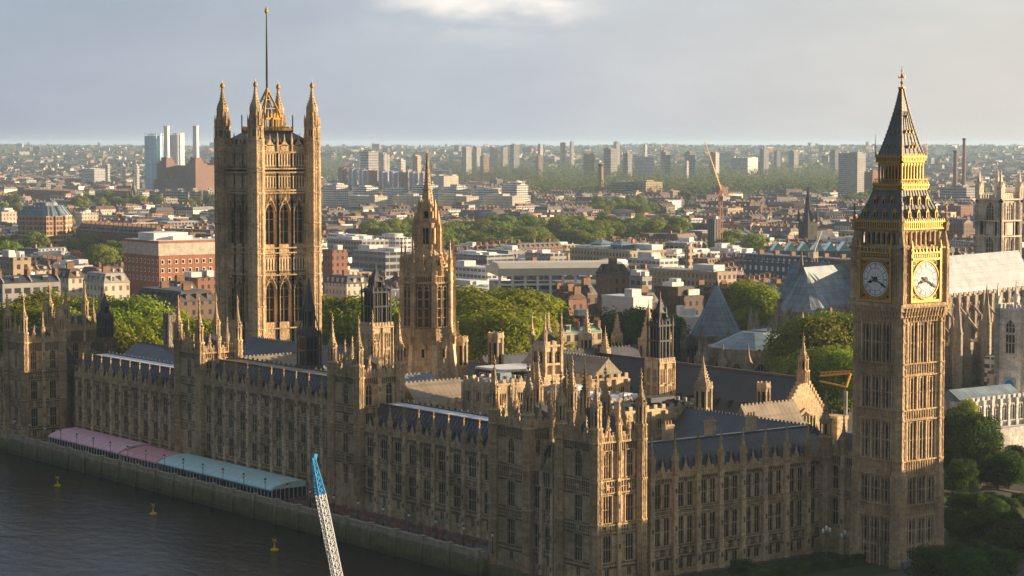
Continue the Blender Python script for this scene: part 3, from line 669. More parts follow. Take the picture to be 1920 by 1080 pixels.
    ln = MB(); ln.box(-2.3, 2.3, -2.3, 2.3, 72.6, 78.6, 2); cornice(ln, 3.85, 72.4, 73.5, 16); cornice(ln, 3.45, 77.7, 78.9, 16)
    for k in range(4):
        ln.tr(0, 0, 90 * k)
        for i in range(8):
            y = -2.9 + 5.8 * i / 7; ln.box(2.85, 3.1, y - .13, y + .13, 73.4, 78, 0)
            if i < 7: q = y + 2.9 / 7; ln.ox += -sin(R(90 * k)) * q; ln.oy += cos(R(90 * k)) * q; arch_fill(ln, .56, 76.2, 77.2, 2.85, 3.0, 0, 3); ln.tr(0, 0, 90 * k)
        ln.box(2.85, 3.02, -3, 3, 77.2, 77.9, 0); ln.box(3.55, 3.62, -3.6, 3.6, 74.4, 74.5, 0)
        for i in range(19): y = -3.6 + .4 * i; ln.box(3.55, 3.62, y - .04, y + .04, 73.5, 74.4, 0)
    ln.tr(); ln.build('lantern', [GOLD, BLUEM, DARK], t)
    sp = MB(); SZ = ((78.8, 3.15), (81, 2.5), (84, 1.75), (87.5, 1.0), (90, .55), (91.8, .28))
    for (z0, a), (z1, b) in zip(SZ, SZ[1:]):
        sp.sq(0, 0, a, z0, b, z1)
        for k in range(4):
            sp.tr(0, 0, 90 * k)
            for i in range(6 if z0 < 87 else 2): q = -1 + 2 * i / (5 if z0 < 87 else 1); sp.bar((a + .03, a * q, z0), (b + .03, b * q, z1), .12)
            for j in range(4): u = (j + .5) / 4; r = a + (b - a) * u; sp.box(r - .04, r + .14, r - .04, r + .14, z0 + (z1 - z0) * u, z0 + (z1 - z0) * u + .18, 1)
            for z, n in ((80.4, 3), (83.3, 3), (86.2, 1)):
                if z0 <= z < z1:
                    r = a + (b - a) * (z - z0) / (z1 - z0)
                    for i in range(n): y = (i - (n - 1) / 2) * .95; sp.ext([(y - .2, z), (y + .2, z), (y, z + .6)], r - .2, r + .3, 'x', 1)
        sp.tr()
    sp.build('spire', [ROOFB, GOLDD], t)
    fi = MB(); fi.fr(8, 0, 0, .3, 91.6, .75, 91.9); fi.fr(8, 0, 0, .75, 91.9, .75, 92.15); fi.fr(6, 0, 0, .12, 92.1, .06, 96.2); fi.fr(8, 0, 0, .15, 92.6, .35, 93); fi.fr(8, 0, 0, .35, 93, .1, 93.4)
    for a in (0, 90): fi.tr(0, 0, a); fi.box(-.75, .75, -.06, .06, 93.9, 94.08); fi.box(-.8, -.62, -.1, .1, 93.8, 94.3); fi.box(.62, .8, -.1, .1, 93.8, 94.3); fi.hexa([(-.4, -.05, 94.1), (.4, -.05, 94.1), (.4, .05, 94.1), (-.4, .05, 94.1)], [(-.05, -.05, 94.9), (.05, -.05, 94.9), (.05, .05, 94.9), (-.05, .05, 94.9)]); fi.box(-.3, .3, -.05, .05, 95.2, 95.35)
    fi.tr(); fi.build('finial', GOLD, t)
    pm = pinnacle_mesh(.7, 1.2, 3.2, gold=True, fin=1.2)
    for sx in (-1, 1):
        for sy in (-1, 1): inst('pinnacle', pm, t, (sx * 6.2, sy * 6.2, 64.6)); 
    rod = MB(); rod.fr(4, 0, 0, .09, 0, .03, 4.5, 0); rm = rod.mesh('rod', [GOLDD])
    for sx in (-1, 1):
        for sy in (-1, 1): inst('rod', rm, t, (sx * 3.45, sy * 3.45, 78.6))
clock_tower()
# ------------------------------------------------------------ great square tower
def square_tower():
    X, Y = -4.7, -245.8; t = thing('square_tower', 'great square limestone tower with four gold-tipped corner turrets and tall flagpole', 'tower', (X, Y, 0))
    H = 9.3; zt = 79.2; mb = MB(); B = 2; L = 2 * H - 4.6
    rows = [(31.3, 42.8, 3.1, 2, 2, True), (46.3, 48.9, 0, 0, 0, 0), (53.2, 64.6, 3.1, 2, 2, True), (69.4, 71.8, 0, 0, 0, 0), (75.6, 78.2, 0, 0, 0, 0)]
    mb.box(-H + 1.5, H - 1.5, -H + 1.5, H - 1.5, 20, zt - 1)
    wm = None
    for k in range(4):
        mb.tr(0, 0, 90 * k); lo, hi = -H + 2.3, H - 2.3; bw = (hi - lo) / 3; c, s = cos(R(90 * k)), sin(R(90 * k))
        for i in range(3):
            uc = lo + bw * (i + .5); a, b = lo + bw * i, lo + bw * (i + 1); zs = 20
            for (z0, z1, ww, n, tr, ar) in rows:
                if n:
                    for (p, q) in ((a, uc - ww / 2), (uc + ww / 2, b)): mb.box(H - 1.5, H, p, q, z0, z1)
                    mb.box(H - 1.5, H, a, b, zs, z0); zs = z1
                    wme = window_mesh(ww, z1 - z0, 2, 2, True, STONE, None, .3)
                    inst('window', wme, t, (c * (H - .75) - s * uc, s * (H - .75) + c * uc, z0), 90 * k)
                    mb.ox, mb.oy = -s * uc, c * uc; arch_fill(mb, ww, z1 - ww * .7, z1, H - 1.1, H, 0, 6)
                    for sg in (-1, 1):   # ogee hood
                        for j in range(6):
                            t0, t1 = j / 6, (j + 1) / 6; P = lambda q: (H + .12, sg * (ww / 2 + .2) * (1 - q ** 1.2), z1 - ww * .7 + (ww * .95) * sin(q * pi / 2) + (.9 * q ** 4)); mb.bar(P(t0), P(t1), .22)
                    mb.fr(4, H + .1, 0, .3, z1 + .9, .03, z1 + 2.6); mb.ox, mb.oy = 0, 0
                    for sg in (-1, 1):
                        for q in (ww / 2 + .18, ww / 2 + .55): mb.box(H, H + .16, uc + sg * q - .07, uc + sg * q + .07, z0, z1 - 1)
                    for j in range(9): y = a + bw * (j + .5) / 9; mb.box(H, H + .1, y - .07, y + .07, z1 + .5, z1 + 3.2)
                else:
                    mb.box(H - 1.5, H - .25, a, b, zs, z1 + .5, 2); zs = z1 + .5  # darker band backs, recess shade by colour
                    for j in range(5):
                        y = a + .5 + (bw - 1) * j / 4; mb.box(H - .25, H + .1, y - .2, y + .2, z0 - .6, z1 + .6, 3)
                        if j < 4: q = y + (bw - 1) / 8; mb.box(H - .249, H - .24, q - .2, q + .2, z0, z1, 1); mb.ox, mb.oy = -s * q, c * q; arch_fill(mb, (bw - 1) / 4 - .36, z1 - .5, z1 + .1, H - .24, H - .06, 0, 3); mb.ox = mb.oy = 0
                    mb.box(H - .25, H, a, a + .35, z0 - 1, z1 + 1); mb.box(H - .25, H, b - .35, b, z0 - 1, z1 + 1)
                    for zz in (z0 - 1.3, z0 - .4, z1 + .4, z1 + 1.3): mb.box(H - .3, H + .14, a, b, zz - .12, zz + .12)
                    for j in range(9): y = a + bw * (j + .5) / 9; mb.box(H - .25, H + .08, y - .06, y + .06, z1 + .5, z1 + 2.2); mb.box(H - .25, H + .08, y - .06, y + .06, z0 - 2.2, z0 - .6)
            mb.box(H - 1.5, H, a, b, zs, zt)
            for q in (a, b): mb.box(H, H + .32, q - .24, q + .24, 24, 66, 3); mb.box(H, H + .26, q - .18, q + .18, 66, zt + .6, 3)
        for z in (29.6, 44.6, 50.8, 52.2, 67.6, 68.4, 73.4, 74.4, 79.0): mb.box(H - .2, H + .38, lo, hi, z - .2, z + .18)
        # pierced crown parapet with gables
        for i in range(3):
            uc = lo + bw * (i + .5); mb.ext([(uc - 1.5, zt), (uc + 1.5, zt), (uc + 1.1, zt + 1.9), (uc + .5, zt + 2.6), (uc, zt + 3.6), (uc - .5, zt + 2.6), (uc - 1.1, zt + 1.9)], H - .2, H + .15, 'x')
            mb.fr(4, H, uc, .25, zt + 3.2, .03, zt + 5)
        n = 20
        for i in range(n): y = lo + (hi - lo) * (i + .5) / n; mb.box(H - .15, H + .1, y - .16, y + .16, zt, zt + 1.7)
        mb.box(H - .2, H + .15, lo, hi, zt + 1.6, zt + 1.85)
        for i in range(4): y = lo + bw * i; mb.fr(4, H + .15, y, .34, zt, .34, zt + 2.8); mb.fr(4, H + .15, y, .42, zt + 2.8, .04, zt + 5.4)
    mb.tr(); mb.build('wall', [STONE, DARK, STONE_D, STONE_L], t)
    # corner turrets
    tb = MB(); r = 2.2; z = 20
    tb.fr(8, 0, 0, r + .35, 20, r + .35, 27.5); tb.fr(8, 0, 0, r, 27.5, r, 82.5)
    BZ = (29.6, 36, 44.6, 50.8, 52.2, 59, 67.6, 73.6, 74.6, 79.2, 82.3)
    for q in BZ: tb.fr(8, 0, 0, r + .12, q - .28, r + .34, q); tb.fr(8, 0, 0, r + .34, q, r + .1, q + .25)
    for i in range(8):
        a = pi / 8 + i * pi / 4; tb.fr(4, r * cos(a), r * sin(a), .32, 20, .28, 83)
        a = i * pi / 4; q = r * .935
        for o in (-.5, 0, .5): tb.fr(4, q * cos(a) - o * sin(a), q * sin(a) + o * cos(a), .15, 28, .15, 82, 3)
        for zz in range(30, 82, 3): pass
    def stage(rr, z0, z1, core, m=0):
        tb.fr(8, 0, 0, core, z0, core, z1, 1); tb.fr(8, 0, 0, rr, z0, rr, z0 + .9); tb.fr(8, 0, 0, rr, z1 - .9, rr, z1); tb.fr(8, 0, 0, rr + .25, z1 - .3, rr + .3, z1)
        for i in range(8):
            a = pi / 8 + i * pi / 4; tb.fr(4, rr * .95 * cos(a), rr * .95 * sin(a), .34, z0, .34, z1 + .3)
            a = i * pi / 4; tb.fr(4, rr * .88 * cos(a), rr * .88 * sin(a), .14, z0, .14, z1)
    stage(2.05, 82.5, 86.2, 1.1)
    for i in range(8):
        a = pi / 8 + i * pi / 4; tb.fr(4, 2.15 * cos(a), 2.15 * sin(a), .22, 86, .22, 87.6); tb.fr(4, 2.15 * cos(a), 2.15 * sin(a), .27, 87.6, .03, 89.6)
    stage(1.4, 86.2, 90.6, .7)
    for i in range(8): a = pi / 8 + i * pi / 4; tb.fr(4, 1.5 * cos(a), 1.5 * sin(a), .18, 90.4, .02, 92.4)
    pr = [(1.6, 90.6), (1.7, 91.3), (1.35, 92.3), (.8, 93.7), (.48, 95.3), (.26, 97)]; tb.tube(8, pr)
    for (a0, b0), (a1, b1) in zip(pr[2:], pr[3:]): crockets(tb, 8, a0, b0, a1, b1, 2, .14, 22.5)
    tb.fr(8, 0, 0, .3, 97, .62, 97.5, 2); tb.fr(8, 0, 0, .62, 97.5, .62, 98, 2); tb.fr(8, 0, 0, .62, 98, .15, 98.7, 2); tb.fr(6, 0, 0, .1, 98.7, .04, 99.6, 2)
    tm = tb.mesh('turret', [STONE, DARK, GOLD, STONE_L])
    for sx in (-1, 1):
        for sy in (-1, 1): inst('turret', tm, t, (sx * (H - .1), sy * (H - .1), 0))
    rb = MB(); rb.box(-H + 1.3, H - 1.3, -H + 1.3, H - 1.3, 79.05, 82.6); rb.sq(0, 0, H - 1.3, 82.6, 5.2, 84.6); rb.box(-5.3, 5.3, -5.3, 5.3, 84.3, 84.8); rb.build('roof', IRON, t)
    cr = MB()
    for k in range(4):
        cr.tr(0, 0, 90 * k)
        for i in range(25): y = -5.2 + 10.4 * i / 24; cr.box(5.15, 5.3, y - .07, y + .07, 84.8, 86.2, 0)
        cr.box(5.12, 5.32, -5.3, 5.3, 85.9, 86.1, 0); cr.box(5.1, 5.3, -5.3, 5.3, 84.8, 85.1, 1)
        cr.box(5.1, 5.35, -5.35, -5.1, 84.8, 89.5, 1)
        for i in range(7): y = -2.7 + .9 * i; cr.box(2.85, 3.05, y - .16, y + .16, 84.8, 89.3, 0 if i % 2 else 1)
        cr.box(2.8, 3.1, -3.1, 3.1, 88.2, 88.8, 0)
        for i in range(6): cr.fr(4, 3, -2.5 + i, .3, 88.8, .03, 90.3, 0)
        cr.bar((3.0, 3.0, 88.5), (.35, .35, 96.0), .5, 0); cr.bar((2.7, 0, 88.5), (.3, 0, 95.0), .25, 1)
        cr.bar((2.0, -2.0, 91.3), (2.0, 2.0, 91.3), .22, 0); cr.bar((1.1, -1.1, 93.8), (1.1, 1.1, 93.8), .18, 0)
    cr.tr(); cr.fr(8, 0, 0, .4, 94.8, .75, 96, 0); cr.fr(8, 0, 0, .75, 96, .3, 97.2, 0); cr.build('flagpole_crown', [GOLD, IRON], t)
    fp = MB(); fp.fr(8, 0, 0, .33, 85, .3, 105, 0); fp.fr(8, 0, 0, .3, 105, .15, 118, 0); fp.fr(8, 0, 0, .15, 118, .5, 118.5, 1); fp.fr(8, 0, 0, .5, 118.5, .5, 119, 1); fp.fr(8, 0, 0, .5, 119, .05, 120.2, 1); fp.build('flagpole', [BLACKM, GOLD], t)
square_tower()
# ------------------------------------------------------------ octagonal central tower
def central_tower():
    X, Y = 11, -144; t = thing('octagonal_tower', 'octagonal limestone tower with slender crocketed spire in the middle of the palace', 'tower', (X, Y, 0)); mb = MB()
    mb.fr(8, 0, 0, 8.1, 18, 7.3, 28); mb.fr(8, 0, 0, 7.3, 28, 6.6, 35.6); mb.fr(8, 0, 0, 6.2, 35.6, 6.2, 49.6, 3)
    for i in range(8):
        a = i * 45; mb.tr(0, 0, a); ap = 6.2 * cos(pi / 8); hw = 6.2 * sin(pi / 8)
        mb.box(ap - .1, ap + .25, -hw, hw, 35.4, 36.8); mb.box(ap - .1, ap + .3, -hw, hw, 47.6, 48.1); mb.box(ap - .1, ap + .25, -hw, hw, 49.3, 49.8)
        for j in range(9): y = -hw + 2 * hw * (j + .5) / 9; mb.box(ap, ap + .2, y - .08, y + .08, 48.1, 49.4)
        for j in range(5): y = -hw + 2 * hw * j / 4; mb.box(ap - .1, ap + .15, y - .1, y + .1, 36.8, 47.6)
        for j in range(6): y = -hw + 2 * hw * (j + .5) / 6; mb.box(ap - .1, ap + .15, y - .22, y + .22, 49.8, 50.7)
        for s in (-1, 1): inst('window', window_mesh(1.15, 9.8, 1, 3, True), t, ((ap + .45) * cos(R(a)) - s * .82 * sin(R(a)), (ap + .45) * sin(R(a)) + s * .82 * cos(R(a)), 37.2), a)
        # low gabled openings on the battered base
        ap2 = 7.05 * cos(pi / 8); mb.box(ap2 - .8, ap2 + .25, -.75, .75, 29.6, 32.2); mb.ext([(-.95, 32.1), (.95, 32.1), (0, 33.7)], ap2 - 1.6, ap2 + .35, 'x'); mb.box(ap2 + .25, ap2 + .26, -.35, .35, 29.9, 31.9, 1)
    mb.tr()
    # belt of corner buttresses
    for i in range(8):
        a = 22.5 + 45 * i; mb.tr(0, 0, a); mb.hexa([(6, -.6, 22), (8.9, -.6, 22), (8.9, .6, 22), (6, .6, 22)], [(6, -.45, 37), (7.0, -.45, 37), (7.0, .45, 37), (6, .45, 37)], 2)
        mb.box(5.9, 6.95, -.42, .42, 37, 50.3, 2); mb.box(6.9, 7.0, -.12, .12, 37, 50)
        for z in (36.8, 42, 47.8): mb.box(5.9, 7.1, -.5, .5, z - .15, z + .15)
    mb.tr(); mb.build('wall', [STONE, DARK, STONE_L, STONE_D], t)
    pm = pinnacle_mesh(.85, 2.6, 4.6, gold=False); pm2 = pinnacle_mesh(.6, 1.4, 3.0, gold=False)
    for i in range(8): a = R(22.5 + 45 * i); inst('pinnacle', pm2, t, (7.6 * cos(a), 7.6 * sin(a), 33), 22.5 + 45 * i); inst('pinnacle', pm2, t, (5.95 * cos(R(45 * i)), 5.95 * sin(R(45 * i)), 49.6), 45 * i)
    for i in range(8): a = R(22.5 + 45 * i); inst('pinnacle', pm, t, (6.45 * cos(a), 6.45 * sin(a), 50.2), 22.5 + 45 * i)
    rb = MB(); rb.tube(8, [(5.9, 49.7), (5.1, 52.0), (3.4, 55.6), (3.2, 56)])
    for i in range(8):
        rb.tr(0, 0, 45 * i); rb.box(3.2, 4.7, -.45, .45, 51, 53.4); rb.ext([(-.55, 53.3), (.55, 53.3), (0, 54.5)], 3, 4.8, 'x'); rb.box(4.7, 4.72, -.25, .25, 51.6, 53.2, 1)
    rb.tr()
    for i in range(8):
        a = R(22.5 + 45 * i)
        for q in range(7): u = q / 7; r = 5.9 + (3.3 - 5.9) * u; z = 50.2 + 5.6 * u; rb.box(r * cos(a) - .2, r * cos(a) + .2, r * sin(a) - .2, r * sin(a) + .2, z, z + .5)
    rb.build('stone_roof', [STONE, DARK], t)
    ln = MB(); ln.fr(8, 0, 0, 3.2, 55.6, 3.2, 57); ln.fr(8, 0, 0, 1.1, 57, 1.1, 61, 1); ln.fr(8, 0, 0, 3.2, 61, 3.2, 62.2)
    for i in range(8):
        a = 22.5 + 45 * i; ln.tr(0, 0, a); ln.box(2.55, 3.35, -.3, .3, 55.6, 62.8); ln.fr(4, 3.1, 0, .5, 62.8, .03, 65.4); ln.box(3.3, 3.85, -.22, .22, 54.2, 60.4); ln.fr(4, 3.6, 0, .36, 60.4, .03, 62.8)
        ln.box(1.95, 2.45, -.25, .25, 62, 66.2); ln.fr(4, 2.2, 0, .4, 66.2, .03, 68)
        ln.tr(0, 0, 45 * i); ln.box(2.75, 2.9, -.08, .08, 57, 61)
    ln.tr(); ln.fr(8, 0, 0, 2.3, 62.2, 2.2, 63.3); ln.fr(8, 0, 0, .9, 63.3, .9, 65, 1); ln.fr(8, 0, 0, 2.2, 65, 2.2, 65.9)
    ln.build('lantern', [STONE, DARK], t)
    sp = MB(); pr = [(1.75, 65.6), (1.05, 70.0), (1.3, 70.3), (.85, 70.8), (.45, 75.2), (.15, 79)]; sp.tube(8, pr)
    for (a0, b0), (a1, b1) in ((pr[0], pr[1]), (pr[3], pr[4]), (pr[4], pr[5])): crockets(sp, 8, a0, b0, a1, b1, 6, .12, 22.5)
    sp.fr(6, 0, 0, .2, 78, .36, 78.4, 1); sp.fr(6, 0, 0, .1, 78.4, .03, 80.6, 1); sp.box(-.35, .35, -.06, .06, 79.4, 79.55, 1); sp.build('spire', [STONE, GOLDD], t)
central_tower()
# ------------------------------------------------------------ ventilation lanterns and small turrets among the roofs
def vent(name, label, x, y, h, z0, z1, z2, z3, stone_body=True, dark=None, group=None, rot=0):
    """square stone body z0-z1, louvred dark lantern z1-z2, spirelet to z3"""
    t = thing(name, label, 'ventilation tower', (x, y, 0), rot, group); D = dark or IRON
    b = MB(); b.box(-h, h, -h, h, z0, z1)
    for k in range(4):
        b.tr(0, 0, 90 * k)
        for yy in (-h, 0, h): b.box(h, h + .22, yy - .22, yy + .22, z0, z1)
        for z in (z1 - .3, z0 + (z1 - z0) * .1): b.box(h, h + .3, -h, h, z - .15, z + .15)
        for i in range(7): yy = -h + 2 * h * (i + .5) / 7; b.box(h - .2, h + .1, yy - h / 10, yy + h / 10, z1, z1 + .8)
    b.tr(); b.build('wall', STONE_P if stone_body else STONE_D, t)
    if stone_body:
        wm = window_mesh(.9, (z1 - z0) * .26, 2, 0, False, STONE_P)
        for k in range(4):
            a = R(90 * k)
            for s in (-1, 1):
                for zz in (.28, .6): inst('window', wm, t, ((h + .35) * cos(a) - s * h * .48 * sin(a), (h + .35) * sin(a) + s * h * .48 * cos(a), z0 + (z1 - z0) * zz), 90 * k)
    q = MB(); h2 = h * .86; q.box(-h2 * .8, h2 * .8, -h2 * .8, h2 * .8, z1, z2, 1)
    for k in range(4):
        q.tr(0, 0, 90 * k)
        for i in range(5): yy = -h2 + 2 * h2 * i / 4; q.box(h2 - .25, h2, yy - .16, yy + .16, z1, z2); q.fr(4, h2 - .1, yy, .2, z2, .03, z2 + 1.3)
        for z in (z1 + .3, (z1 * .45 + z2 * .55), z2 - .3): q.box(h2 - .3, h2 + .08, -h2, h2, z - .2, z + .2)
    q.tr(); hm = z2 + (z3 - z2) * .42
    q.sq(0, 0, h2 * .95, z2, h2 * .5, z2 + (hm - z2) * .35); q.box(-h2 * .36, h2 * .36, -h2 * .36, h2 * .36, z2, hm, 1)
    for sx in (-1, 1):
        for sy in (-1, 1):
            q.fr(4, sx * h2 * .46, sy * h2 * .46, .22, z2, .22, hm + .3); q.fr(4, sx * h2 * .46, sy * h2 * .46, .22, hm + .3, .02, hm + 1.5); q.bar((sx * h2 * .95, sy * h2 * .95, z2), (sx * h2 * .5, sy * h2 * .5, hm - 1), .22)
            q.fr(4, sx * h2, sy * h2, .26, z2 - .5, .02, z2 + 2)
    q.sq(0, 0, h2 * .55, hm - .1, h2 * .55, hm + .15); q.sq(0, 0, h2 * .48, hm, .06, z3); crockets(q, 4, h2 * .66, hm, .1, z3, 5, .1, 45); q.fr(4, 0, 0, .1, z3 - .2, .02, z3 + 1.4, 2)
    q.build('lantern', [D, DARK, GOLDD], t); return t
VG = 'ventilation towers among the roofs'
vent('ventilation_tower', 'dark lantern tower on a stone base just left of the octagonal spire tower', 30, -138, 2.9, 26, 38.6, 46.8, 52, True, None, VG)
vent('ventilation_tower', 'dark lead lantern with steep spirelet in front of the great square tower', 35, -160, 2.45, 24, 26.9, 35, 48.9, False, None, VG)
vent('ventilation_tower', 'small dark lantern before the left-hand trees', 40, -259, 1.9, 24, 27, 33.5, 40, False, None, VG)
vent('ventilation_tower', 'cream square tower with tall dark lantern in front of the long dark hall roof', -10, -82, 2.4, 20, 32.2, 40.6, 46.6, True, None, VG)
# ------------------------------------------------------------ roofs and halls behind the river front
G_IN = 'inner ranges of the palace'
pb = plainblock
pb('hall', 'long dark-roofed medieval hall with a sunlit stone gable beside the clock tower', -44.2, -23.2, -136, -59.6, 0, 14.5, 'none', 28, cat='hall') if 0 else None
def great_hall():
    t = thing('great_hall', 'long dark-roofed hall with a sunlit triangular gable near the clock tower', 'hall', (-33.7, -59.5, 0)); mb = MB(); L = 76
    mb.ext([(-10.5, 0), (10.5, 0), (10.5, 14.5), (-10.5, 14.5)], -L, -1, 'y')
    mb.ext([(-10.9, 0), (10.9, 0), (10.9, 14.9), (0, 29.0), (-10.9, 14.9)], -1.2, 0, 'y'); mb.ext([(-10.9, 0), (10.9, 0), (10.9, 14.9), (0, 29.0), (-10.9, 14.9)], -L - 1, -L, 'y')
    for i in range(18):
        u = (i + .5) / 18
        for s in (-1, 1): x = s * 10.9 * (1 - u); z = 14.9 + 14.1 * u; mb.box(x - .3, x + .3, -1.3, .12, z, z + .75)
    for s in (-1, 1): mb.box(s * 11.2 - 1.6, s * 11.2 + 1.6, -3, .8, 0, 19); mb.box(s * 11.2 - 1.8, s * 11.2 + 1.8, -3.2, 1, 18.4, 19.2)
    for i in range(12): mb.box(10.5, 12.2, -5 - i * 6.2, -4 - i * 6.2, 0, 13); mb.box(10.4, 10.8, -5 - i * 6.2, -1.8 - i * 6.2, 14, 15.2)
    mb.ext([(-4.6, 14), (4.6, 14), (4.6, 17), (3, 19.8), (0, 21.8), (-3, 19.8), (-4.6, 17)], 0, .35, 'y')
    mb.ext([(-4.0, 14), (4.0, 14), (4.0, 17), (2.6, 19.3), (0, 21), (-2.6, 19.3), (-4.0, 17)], .35, .37, 'y', 1)
    for i in range(-3, 4): mb.box(i - .1, i + .1, .37, .5, 14, 20)
    mb.build('wall', [STONE_P, DARK], t)
    rb = MB(); rb.ext([(-10.6, 14.4), (10.6, 14.4), (0, 28.4)], -L + .1, -1.1, 'y'); rb.box(-.3, .3, -L, -1.1, 28.2, 28.8)
    for i in range(16): rb.box(4.5, 6.3, -6 - i * 4.5, -5 - i * 4.5, 20.6, 22.2)
    rb.build('roof', SLATE2, t); inst('turret', turret_mesh(1.35, 2.6, 2.6, 4.6, (), STONE, gold=False), t, (0, -.6, 27.6))
great_hall()
pb('stone_range', 'cross range with grey-blue roof joining the octagonal tower to the long hall', -48, 2, -140, -129, 0, 23, 'x', 29.6, group=G_IN, rm=SLATE)
pb('stone_range', 'range with ribbed sunlit lead roof right behind the white covered flat roof', 19, 44, -112, -101, 0, 24.2, 'x', 28.4, group=G_IN, rm=LEADB)
pb('stone_range', 'cream battlemented block behind the near turreted towers', 28.5, 38.5, -91, -80, 0, 30.2, 'flat', 0, group=G_IN, rm=LEADG)
pb('stone_range', 'long flat pale-roofed range between the near towers and the long dark hall', 1, 13, -120, -73, 0, 25, 'flat', 0, group=G_IN, rm=TARP)
pb('stone_range', 'cream corbelled block at the foot of the cream lantern tower', -4, 19, -72, -60, 0, 24.8, 'flat', 0, group=G_IN, rm=SLATE2)
pb('stone_range', 'range with wide dark blue roof behind the shaded north wing', -8, 12, -60, -20, 0, 17, 'y', 24.4, group=G_IN, rm=SLATE)
pb('stone_range', 'low courtyard range with a flat dark roof behind the shaded north wing', 15, 40, -52, -43, 0, 16.4, 'flat', 0, group=G_IN, rm=SLATE2)
pb('stone_range', 'range with sunlit ribbed lead roof before the sunlit hall gable', -22, -5, -55, -46, 0, 20, 'x', 25.2, group=G_IN, rm=LEADB)
pb('stone_range', 'spine range with ribbed brown roof right of the octagonal tower base', -14, -3, -128, -98, 0, 27, 'y', 31.4, group=G_IN, rm=LEADB)
pb('stone_range', 'spine range with dark roof in front of the great square tower', 2, 17, -232, -160, 0, 23, 'y', 28.2, group=G_IN, rm=SLATE)
pb('stone_range', 'cross range with ribbed lead roof left of the dark lead lantern', 16, 43, -200, -190, 0, 22.4, 'x', 26.8, group=G_IN, rm=LEADB)
pb('stone_range', 'cross range with slate roof right of the dark lead lantern', 16, 43, -168, -158, 0, 22, 'x', 26.5, group=G_IN, rm=LEADG)
pb('stone_range', 'cross range behind the middle river tower at the foot of the octagonal tower', 18, 42, -138, -126, 0, 23, 'x', 27, group=G_IN, rm=LEADG)
pb('stone_range', 'dark blue roofed range behind the left-hand river range', 22, 36, -262, -212, 0, 21, 'y', 25.5, group=G_IN, rm=SLATE)
pb('stone_range', 'outer west range with slate roof right of the great square tower', -22, -6, -225, -150, 0, 20, 'y', 25.5, group=G_IN, rm=SLATE2)
pb('stone_range', 'low range with brown roof behind the far left turreted tower', 30, 44, -300, -266, 0, 19, 'y', 23.5, group=G_IN, rm=LEADB)
pb('stone_range', 'square stone hall block under the great square tower', -16, 20, -262, -234, 0, 21, 'flat', 0, group=G_IN, rm=SLATE2)
def box_house():
    t = thing('rooftop_building', 'dark rooftop cabin with a white fascia and white-framed windows', 'rooftop building', (12, -112, 24.8)); mb = MB(); mb.box(-9, 3, -6, 5, 0, 4.2); mb.build('wall', IRON, t)
    r = MB(); r.box(-9.4, 3.4, -6.4, 5.4, 4.2, 4.7); r.build('roof', WHITE, t); w = MB()
    w.box(0, .08, -1.2, 1.2, 0, 2.2, 0)
    for i in range(3): w.box(.08, .1, -1.05 + i * .72, -.4 + i * .72, .15, 2.05, 1)
    wm = w.mesh('window', [WHITE, GLASS])
    for i in range(3): inst('window', wm, t, (3, -4 + i * 3.2, 1.2)); inst('window', wm, t, (-7 + i * 3.6, 5, 1.2), 90)
box_house()
def stone_turret(name, label, x, y, r, z0, z1, tip, cap='spire', st=None, n=8, group=None):
    t = thing(name, label, 'turret', (x, y, z0), group=group); S = st or STONE_P; mb = MB(); h = z1 - z0
    mb.fr(n, 0, 0, r, 0, r, h); mb.fr(n, 0, 0, r + .3, h - .5, r + .3, h); mb.fr(n, 0, 0, r + .3, -.2, r + .15, .6)
    for i in range(n):
        a = 2 * pi * i / n + pi / n; mb.fr(4, r * cos(a), r * sin(a), .2, 0, .2, h + .9)
        a = 2 * pi * i / n; q = r * cos(pi / n) + .01; mb.tr(0, 0, math.degrees(a)); mb.box(q, q + .02, -.3, .3, h * .35, h * .85, 1); mb.box(q - .2, q + .14, -.45, .45, h, h + .7); mb.tr()
    mb.build('shaft', [S, DARK], t)
    if tip > z1:
        sp = MB(); sp.tube(n, [(r * .95, h), (r * .6, h + (tip - z1) * .28), (r * .3, h + (tip - z1) * .6), (.06, tip - z0)]); crockets(sp, n, r * .9, h, .2, tip - z0 - 1, 7, .14, 180 / n); sp.fr(4, 0, 0, .1, tip - z0, .02, tip - z0 + 1); sp.build('spirelet', S, t)
GT = 'small stone turrets among the roofs'
stone_turret('stone_turret', 'plain octagonal battlemented turret right of the octagonal tower', 0, -131, 1.8, 24, 35, 0, group=GT)
stone_turret('stone_turret', 'slender ornate spirelet rising from a stone pyramid behind the spine roofs', -38, -143, 1.5, 26, 32, 39.5, group=GT)
stone_turret('stone_turret', 'tall thin turret just left of the long dark roof', -44, -138, 1.3, 22, 32, 38.5, group=GT)
stone_turret('stone_turret', 'stout octagonal cupola with crocketed cap behind the long dark roof', -52, -135, 2.6, 24, 30.5, 40.5, group=GT)
stone_turret('stone_turret', 'small turret right of the stout octagonal cupola', -56, -132, 1.2, 22, 31, 36.5, group=GT)
stone_turret('stone_turret', 'shorter turret left of the tall thin turret', -36, -133, 1.2, 22, 29, 34.5, group=GT)
stone_turret('stone_turret', 'domed octagonal turret in front of the middle of the long dark roof', -2, -58.5, 1.9, 22, 29, 34.6, group=GT)
stone_turret('stone_turret', 'small battlemented turret low against the long dark roof', -19, -57.5, 1.4, 20, 28, 0, group=GT)
stone_turret('stone_turret', 'grey square turret before the left-hand trees', 28, -243, 2.1, 22, 34.5, 0, n=4, st=STONE_G, group=GT)
stone_turret('stone_turret', 'small battlemented turret at the right foot of the octagonal tower', 3, -141, 1.4, 24, 33.5, 0, group=GT)
